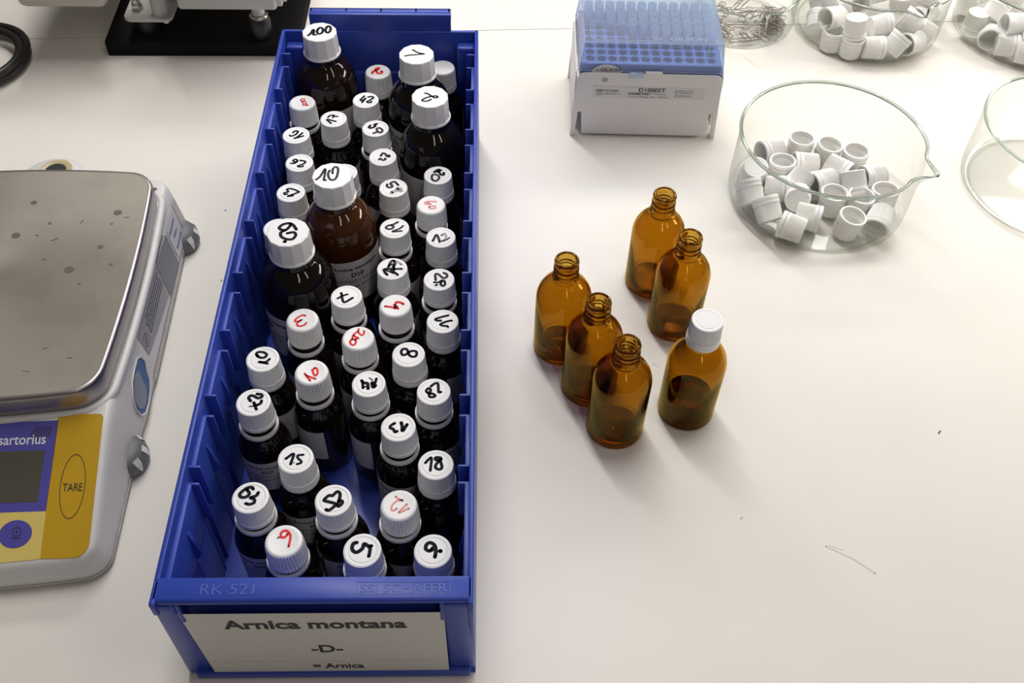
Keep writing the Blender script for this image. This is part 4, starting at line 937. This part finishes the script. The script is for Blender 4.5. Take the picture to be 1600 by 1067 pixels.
mb = MB(); mb.box(-5, 10, -1.6, 1.2, 66, 70.2, 0.6); mb.build('hinge_tab', 'white', rack, smooth=40)

# ================================================================== BALANCE
bal = empty('laboratory_balance', (-67, 64, 0), math.radians(2.0))
tag(bal, 'white laboratory balance with steel weighing pan and yellow and violet keypad', 'balance')
WB, DB = 210.0, 336.0
def topz(y): return 22 + (min(max(y, 6), 98) - 10) * 28 / 82.0
def outline(inset, n=200, corner=15.0):
    pts = []
    x0, x1, y0, y1 = -WB + inset, -inset, inset, DB - inset; r = max(corner - inset, 3)
    segs = [((x0 + r, y0), (x1 - r, y0)), (x1 - r, y0 + r, -90), ((x1, y0 + r), (x1, y1 - r)), (x1 - r, y1 - r, 0), ((x1 - r, y1), (x0 + r, y1)), (x0 + r, y1 - r, 90), ((x0, y1 - r), (x0, y0 + r)), (x0 + r, y0 + r, 180)]
    for s_ in segs:
        if len(s_) == 2:
            (a, b_), (c, d) = s_; k = 28
            for i in range(k): pts.append((a + (c - a) * i / k, b_ + (d - b_) * i / k))
        else:
            for i in range(8): a = math.radians(s_[2] + 90 * i / 8); pts.append((s_[0] + r * math.cos(a), s_[1] + r * math.sin(a)))
    out = []
    for x, y in pts:
        u = (x + WB / 2) / (WB / 2)
        y += 7 * u * u * max(0, 1 - y / 60) - 7 * u * u * max(0, (y - (DB - 60)) / 60)
        out.append((x, y))
    return out
rings = []
def smooth01(t): t = min(1, max(0, t)); return t * t * (3 - 2 * t)
def addring(inset, zf, ex=0.0):
    rings.append([(x + ex * smooth01((y - 95) / 30) * (1 if x > -WB / 2 else -1) * min(1, abs(x + WB / 2) / 80), y, zf(x, y)) for x, y in outline(inset)])
addring(3.0, lambda x, y: 3.0, 2.0); addring(0.8, lambda x, y: 4.2, 2.0); addring(0.0, lambda x, y: 7.0, 2.0)
addring(0.4, lambda x, y: 12.0, 2.0)
addring(2.4, lambda x, y: max(13, topz(y) - 9), -0.8); addring(3.4, lambda x, y: topz(y) - 4.5, -1.0); addring(4.6, lambda x, y: topz(y) - 1.6, -1.0); addring(6.2, lambda x, y: topz(y) - 0.25, -1.0); addring(8, lambda x, y: topz(y), -1.0)
last = rings[-1]; cx, cy = -WB / 2, 105
for k in range(1, 30):
    s_ = 1 - k / 30.0; rings.append([(cx + (x - cx) * s_, cy + (y - cy) * s_, topz(cy + (y - cy) * s_)) for x, y, z in last])
mb = MB(); n = len(last)
mb.v = [p_ for r in rings for p_ in r]
mb.f = [tuple(reversed(range(n)))]
for k in range(len(rings) - 1):
    for i in range(n): mb.f.append((k * n + i, k * n + (i + 1) % n, (k + 1) * n + (i + 1) % n, (k + 1) * n + i))
mb.v.append((cx, cy, topz(cy))); c0 = len(mb.v) - 1; k = len(rings) - 1
for i in range(n): mb.f.append((k * n + i, k * n + (i + 1) % n, c0))
house = mb.build('housing', 'body', bal, smooth=60)
# lower tray edge running round the housing
mb = MB()
ol = [(x, y, 3.6) for x, y in outline(0.6)]; mb.tube(ol, 1.0, 6, True); mb.build('lower_edge', 'film', bal, smooth=60)
# raised ring round the pan
mb = MB()
def panring(inset, z, k=1.0):
    o_ = []
    x0, x1, y0, y1 = -207 + inset, -3.0 - inset, 95 + inset, 308 - inset; r = 17
    for (ccx, ccy, s0) in ((x1 - r, y0 + r, -90), (x1 - r, y1 - r, 0), (x0 + r, y1 - r, 90), (x0 + r, y0 + r, 180)):
        for i in range(9):
            a = math.radians(s0 + 90 * i / 8); o_.append([ccx + r * math.cos(a), ccy + r * math.sin(a)])
    # subdivide and bow the sides
    P = []
    for i in range(len(o_)):
        a, b_ = o_[i], o_[(i + 1) % len(o_)]; m_ = 24 if i % 9 == 8 else 1
        for j in range(m_): P.append((a[0] + (b_[0] - a[0]) * j / m_, a[1] + (b_[1] - a[1]) * j / m_))
    mx, my = -105, 201.5
    R2 = []
    for x, y in P:
        u = (x - mx) / 102; v_ = (y - my) / 106
        x2 = x + 4.5 * k * (1 - v_ * v_) * (1 if u > 0 else -1) * min(1, abs(u) ** 2) - (1.5 if u > 0 else -1.5)
        y2 = y + 9 * k * (1 - u * u) * (1 if v_ > 0 else -1) * min(1, abs(v_) ** 2) * 0.9
        R2.append((x2, y2, z))
    return R2
PDX, PDY, PDZ = -2.4, 6.0, -5.5
def pr_(inset, z): return [(x + PDX, y + PDY, z_ + PDZ) for x, y, z_ in panring(inset, z)]
mb = MB(); mb.tube([(x - 1.5, y + 6.5, 50.6) for x, y, z in panring(1, 52.0)], 3.0, 8, True); mb.build('pan_surround', 'body', bal, smooth=80)
PR = [pr_(5, 60), pr_(2.4, 60), pr_(2.0, 64), pr_(2.0, 73), pr_(2.6, 75.4), pr_(3.6, 76.0), pr_(4.8, 75.9)]
mb = MB(); n = len(PR[0]); mb.v = [p_ for r in PR for p_ in r]
for k in range(len(PR) - 1):
    for i in range(n): mb.f.append((k * n + i, k * n + (i + 1) % n, (k + 1) * n + (i + 1) % n, (k + 1) * n + i))
# skirt and rolled edge separate from the flat top
pan = link('weighing_pan', mb.me('weighing_pan'), 'skirt', bal, smooth=70); pan['label'] = 'polished steel pan edge'
mb = MB(); mb.v = list(PR[-1]) + [(x * 0.5 - 53.7, y * 0.5 + 103.7, 70.3) for x, y, z in PR[-1]] + [(-107, 207.5, 70.3)]
for i in range(n): mb.f.append((i, (i + 1) % n, n + (i + 1) % n, n + i)); mb.f.append((n + i, n + (i + 1) % n, 2 * n))
mb.build('pan_plate', 'steel', pan, smooth=60)
rs = random.Random(5)
M['stain'] = mat('dried_drip', (0.15, 0.13, 0.10), 0.5, metal=0.3)
for (x, y, r) in ((-28, 262, 3.2), (-6, 287, 2.5), (-33, 226, 2.3), (-92, 275, 2.4), (-96, 240, 3.2), (-50, 204, 3.6), (-75, 252, 1.3), (-88, 150, 4), (-30, 250, 1.2), (-70, 215, 1.0), (-40, 190, 1.2), (-22, 208, 1.6)):
    mb = MB(); mb.add([(x + r * math.cos(a * .628), y + 6 + r * 0.9 * math.sin(a * .628), 70.48) for a in range(10)], [tuple(range(10))]); decal(mb, 'drip_stain', 'stain', pan)
for i in range(16):
    x, y = rs.uniform(-150, -20), rs.uniform(110, 285); a = rs.gauss(0.3, 0.5); l = rs.uniform(1.5, 5)
    mb = MB(); ribbon(mb, [(x, y), (x + l * math.cos(a), y + l * math.sin(a))], rs.uniform(0.4, 0.9), 70.5); decal(mb, 'scratch', 'stain', pan)
# level bubble at the back
mb = MB(); mb.lathe([(0, 40), (0.1, 50.5), (22, 50.5), (25, 48), (26, 42), (26, 8), (0, 8)], 48, -99, 334); mb.build('level_housing', 'body', bal, smooth=50)
mb = MB(); mb.lathe([(8, 50.6), (13.2, 50.6), (13.0, 51.2), (8.6, 51.2)], 48, -97, 341, close=True); lv = mb.build('level_ring', 'brass', bal, smooth=50)
mb = MB(); mb.lathe([(0, 50.9), (8.2, 50.9), (8.2, 50.4), (0, 50.4)], 40, -97, 341); mb.build('level_window', 'ink', lv, smooth=50)
# keypad on the sloping front
def slope(x, y, z=0.0): return (x, y, topz(y) + 0.35 + z)
def patch(name, material, poly, parent, h):
    v, f = [], []
    mb = MB(); mb.prism(poly, 0, 1, 'z'); mb.v = [slope(a, b_, h if c > 0.5 else -0.6) for a, b_, c in mb.v]
    return mb.build(name, material, parent, smooth=None)
def rpoly(x0, x1, y0, y1, radii):
    o_ = []
    for (cx_, cy_, s0, r) in ((x1 - radii[0], y0 + radii[0], -90, radii[0]), (x1 - radii[1], y1 - radii[1], 0, radii[1]), (x0 + radii[2], y1 - radii[2], 90, radii[2]), (x0 + radii[3], y0 + radii[3], 180, radii[3])):
        for i in range(7): a = math.radians(s0 + 15 * i); o_.append((cx_ + r * math.cos(a), cy_ + r * math.sin(a)))
    return o_
key = patch('keypad_overlay', 'yellow', rpoly(-36.8, -8.2, 10.5, 97.2, (9, 2.5, 0.2, 0.2)), bal, 0.15); key['label'] = 'ochre yellow keypad film'
patch('display_surround', 'violet', [(-201, 38.2), (-36.8, 38.2), (-36, 93.8), (-201, 91.5)], bal, 0.15)
pf = patch('lower_key_strip', 'pale', [(-201, 8.6), (-90, 7.6), (-40, 10.2), (-36.8, 10.8), (-36.8, 38.2), (-201, 38.2)], bal, 0.15)
patch('display', 'screen', [(-168, 44.0), (-42.8, 44.0), (-42.2, 75.2), (-168, 75.2)], bal, 0.3)
patch('worn_patch', 'violet2', [(-54, 84), (-50, 90), (-39.5, 90.5), (-40, 84), (-47, 81.5)], bal, 0.22)
patch('violet_key', 'violet', [(-53.6 + 10 * math.cos(a * .1745), 25.3 + 8.2 * math.sin(a * .1745)) for a in range(36)], bal, 0.3)
mb = MB(); fn = lambda x, y, z: slope(x, y, 0.45)
ribbon(mb, [(-22.3 + 7.6 * math.cos(a * .105 + .1), 52.6 + 19.3 * math.sin(a * .105 + .1)) for a in range(61)], 0.38, 0, fn, 2)
letter(mb, 'TARE', -22.2, 49.6, 5.0, 12.2, 0.0, fn, 'c')
ribbon(mb, [(-53.0 + 2.6 * math.cos(a * .262), 26.6 + 2.5 * math.sin(a * .262)) for a in range(25)], 0.45, 0, fn, 2)
ribbon(mb, [(-53.2, 26.6), (-52.8, 26.6)], 1.1, 0, fn); ribbon(mb, [(-55.8, 22.9), (-50.4, 23.0)], 0.5, 0, fn)
decal(mb, 'key_lettering', 'ink', key)
mb = MB(); letter(mb, 'sartorius', -42.4, 79.2, 6.6, 29.5, 0.012, fn, 'r'); decal(mb, 'maker_lettering', 'logo', key)
mb = MB(); mb.add([(-58.7 + 1.5 * math.cos(a), 100.5 + 1.5 * math.sin(a), 52.5) for a in [i * .524 for i in range(12)]], [tuple(range(12))]); decal(mb, 'indicator_dot', 'grey2', bal)
# right side: labels, tape, torn opening
def sx(z): return -0.6 - 1.0 * (z - 12) / 30.0 if z > 12 else 0.0
def side(y, z, d=0.0):
    e = smooth01((y - 95) / 30); zt_ = topz(y) - 9
    if z < 12: x = -0.4 * max(0, (z - 7) / 5) + 2.0 * e
    else: u = min(1.3, (z - 12) / (zt_ - 12)); x = (-0.4 + 2.0 * e) * (1 - u) + (-2.4 - 0.8 * e) * u
    return (x + 0.35 + d, y, z)
def sidepatch(name, material, quad, parent, d):
    mb = MB(); k = 8
    for i in range(k + 1):
        for j in range(k + 1):
            u, v_ = i / k, j / k
            y = (quad[0][0] * (1 - u) + quad[1][0] * u) * (1 - v_) + (quad[3][0] * (1 - u) + quad[2][0] * u) * v_
            z = (quad[0][1] * (1 - u) + quad[1][1] * u) * (1 - v_) + (quad[3][1] * (1 - u) + quad[2][1] * u) * v_
            mb.v.append(side(y, z, d))
    for i in range(k):
        for j in range(k): a = i * (k + 1) + j; mb.f.append((a, a + k + 1, a + k + 2, a + 1))
    return link(name, mb.me(name, fix=False), material, parent)
M['body2'] = M['body']
rl = sidepatch('rating_label', 'grey', [(170, 22), (234, 15), (240, 41), (170, 42)], bal, 0.0)
sidepatch('dark_sticker', 'grey2', [(236, 12), (273, 11), (277, 39), (241, 41)], bal, 0.05)
ns = sidepatch('note_sticker', 'paper', [(276, 13), (301, 10), (307, 38), (280, 39)], bal, 0.1)
sidepatch('clear_tape', 'film', [(306, 12), (315, 12), (318, 40), (309, 40)], bal, 0.0)
sidepatch('lower_strip', 'film', [(160, 4.5), (322, 4.5), (322, 10.5), (160, 10.5)], bal, 0.05)
sfn = lambda x, y, z: side(x, y, 0.12)
mb = MB(); rs = random.Random(2)
for zz in (38, 35.2, 32.6, 30, 27.4):
    y = 186 + rs.random() * 6
    while y < 236:
        l = rs.uniform(1.5, 5); ribbon(mb, [(y, zz), (min(y + l, 237), zz)], 0.9, 0, sfn); y += l + 1.3
decal(mb, 'small_print', 'ink', rl)
mb = MB()
for yy in (177,): ribbon(mb, [(yy + 5 * math.cos(a * .26), 31 + 4.4 * math.sin(a * .26)) for a in range(25)], 0.5, 0, sfn, 2)
ribbon(mb, [(175, 29), (179, 33)], 1.2, 0, sfn)
decal(mb, 'round_emblem', 'ink', rl)
mb = MB()
for y in range(242, 272, 3): ribbon(mb, [(y, 43.2), (y + 1.8, 43.0)], 1.1, 0, lambda x, y_, z: side(x, y_, 0.25))
for yy, zz in ((300, 8), (296, 7.2), (287, 7.5), (283, 8)): ribbon(mb, [(yy, zz), (yy + 1.5, zz - 2), (yy + 3, zz)], 0.7, 0, sfn)
decal(mb, 'edge_print', 'ink', rl)
mb = MB(); nfn = lambda x, y, z: side(x, y, 0.2)
for k, zz in enumerate((33.5, 26.5, 18.5)):
    pts = []; y = 281 + k * 0.3
    for i in range(22 if k != 1 else 12): pts.append((y + (5 if k == 1 else 0), zz + (1.7 if i % 2 else -1.5) * rs.uniform(0.5, 1))); y += 0.95
    ribbon(mb, pts, 0.45, 0, nfn, 3)
decal(mb, 'pen_writing', 'bluepen', ns)
# torn opening with blue socket
hole = [(146, 37), (155, 37), (160, 33), (161, 27), (156, 21), (153, 15), (146, 11), (137, 9), (128, 10), (122, 15), (121, 23), (126, 31), (135, 36)]
def sidepoly(name, material, poly, parent, d):
    mb = MB(); cx_ = sum(a for a, _ in poly) / len(poly); cz = sum(b_ for _, b_ in poly) / len(poly)
    P = [(v.x, v.y) for v in smooth_pts(poly + [poly[0]], 3)[:-1]]
    mb.v = [side(a, b_, d) for a, b_ in P] + [side(cx_, cz, d)]; n_ = len(P)
    mb.f = [(i, (i + 1) % n_, n_) for i in range(n_)]
    return link(name, mb.me(name, fix=False), material, parent)
so = sidepoly('side_socket', 'socket', hole, bal, 0.10); so['label'] = 'torn opening showing a blue socket'
sidepoly('torn_film', 'socket2', [(140, 35), (148, 33), (146, 24), (143, 16), (133, 13), (125, 19), (127, 29)], so, 0.35)
mb = MB(); hp = [side(a, b_, 0.2) for a, b_ in hole]; mb.tube(hp, 0.7, 6, True); mb.build('opening_edge', 'body', so, smooth=60)
# feet
for (fx, fy) in ((-8, 94), (-5.5, 306)):
    mb = MB(); mb.lathe([(0, 0), (14, 0), (16.6, 1.5), (17.4, 5), (17.0, 10), (14.5, 14.5), (9, 17), (0, 17)], 48, fx, fy)
    ft = mb.build('levelling_foot', 'footgrey', bal, smooth=50); ft['label'] = 'grey levelling foot with white markings'
    mb = MB()
    for k in range(9):
        a = k * 0.698 + 0.1
        for (da, r0, z0, r1, z1) in ((0.11, 17.75, 4.5, 15.2, 14.5),):
            V = [(fx + r * math.cos(a + s_ * w_), fy + r * math.sin(a + s_ * w_), z) for (r, z, w_) in ((17.65, 4, 0.03), (17.5, 8.5, 0.10), (17.2, 10.6, 0.13), (14.9, 14.8, 0.17)) for s_ in (-1, 1)]
            mb.add(V, [(0, 1, 3, 2), (2, 3, 5, 4), (4, 5, 7, 6)])
    decal(mb, 'foot_marking', 'white', ft)

# ================================================================== FOAM MAT, MACHINE, CABLE (rear left)
mb = MB()
mb.prism([(-206, 640), (-204, 633.5), (-24, 634.5), (-17, 640), (-17, 860), (-212, 860)], 0, 13.5, 'z', 1.0)
tag(mb.build('foam_mat', 'foam', smooth=30), 'thick black foam mat under the machine at the rear left', 'mat')
mach = empty('laboratory_machine', (-120, 700, 13.5)); tag(mach, 'grey enamelled laboratory machine on rubber feet cut off by the top edge', 'machine')
def part(name, material, fn_, parent=None, smooth=40):
    mb = MB(); fn_(mb); mb.v = [(x + 120, y - 700, z - 13.5) for x, y, z in mb.v]; return mb.build(name, material, parent or mach, smooth=smooth)
def hou(mb):
    mb.box(-120, -28, 622, 840, 58, 150, 3.0); mb.box(-30, -23, 626, 836, 60, 148, 1.2); mb.box(-25, -19, 629, 832, 63, 146, 1.2)
    mb.box(-146, -118, 640, 820, 66, 140, 2)
part('housing', 'greymetal', hou)
part('side_housing', 'cream', lambda mb: (mb.box(-268, -186, 622, 800, 58, 120, 7), mb.box(-262, -190, 619.5, 640, 66, 112, 3)))
part('hose_knob', 'rubber', lambda mb: mb.tube([(-192, 640, 80), (-140, 650, 80)], 12, 20))
part('mounting_plate', 'greymetal', lambda mb: mb.prism(rpoly(-181, -134, 636, 690, (7, 2, 2, 9)), 36, 39, 'z', 0.6))
part('support_tube', 'greymetal', lambda mb: mb.tube([(-147, 648, 38), (-150, 662, 120)], 7.5, 24))
def nut(mb):
    mb.lathe([(0, 45), (5, 45), (5.4, 44), (5.4, 39), (0, 39)], 6, -170, 655); mb.lathe([(0, 53), (2.5, 52.3), (3.8, 50), (4, 47.5), (3.8, 44), (0, 44)], 24, -170, 655)
part('dome_nut', 'zinc', nut)
part('bolt_end', 'zinc', lambda mb: mb.lathe([(0, 36.2), (3, 36.2), (3, 33), (0, 33)], 16, -141, 642))
part('rubber_foot', 'rubber', lambda mb: mb.lathe([(0, 36), (8.5, 36), (9.5, 33), (10.5, 22), (10, 15), (8.5, 13.5), (0, 13.5)], 32, -165, 657))
part('rubber_foot', 'rubber', lambda mb: mb.lathe([(0, 36), (8.5, 36), (10.2, 33), (10.8, 24), (9.6, 15), (8, 13.5), (0, 13.5)], 32, -52.5, 648))
part('foot_washer', 'zinc', lambda mb: mb.lathe([(0, 39), (8, 39), (9.2, 37.6), (8.6, 36), (0, 36)], 32, -52.5, 648))
part('support_leg', 'greymetal', lambda mb: mb.tube([(-52.5, 648, 38.5), (-52.5, 648, 60)], 6, 24))
mb = MB()
P = []
for i in range(150):
    a = i / 150 * 2 * math.pi * 3 + 3.1
    u = i / 150; rr = 49 - 6.5 * u; P.append((-327 + 2 * u + rr * math.cos(a), 619 + 9 * u * math.cos(a * 0.5) + rr * math.sin(a), 4.4 + 10.5 * u))
P += [(-392, 650, 13), (-398, 690, 9), (-402, 740, 5), (-405, 790, 4.2), (-408, 840, 4.2)]
mb.tube(P, 4.1, 12)
tag(mb.build('power_cable', 'cable', smooth=80), 'coiled thick black cable at the left edge of the worktop', 'cable')
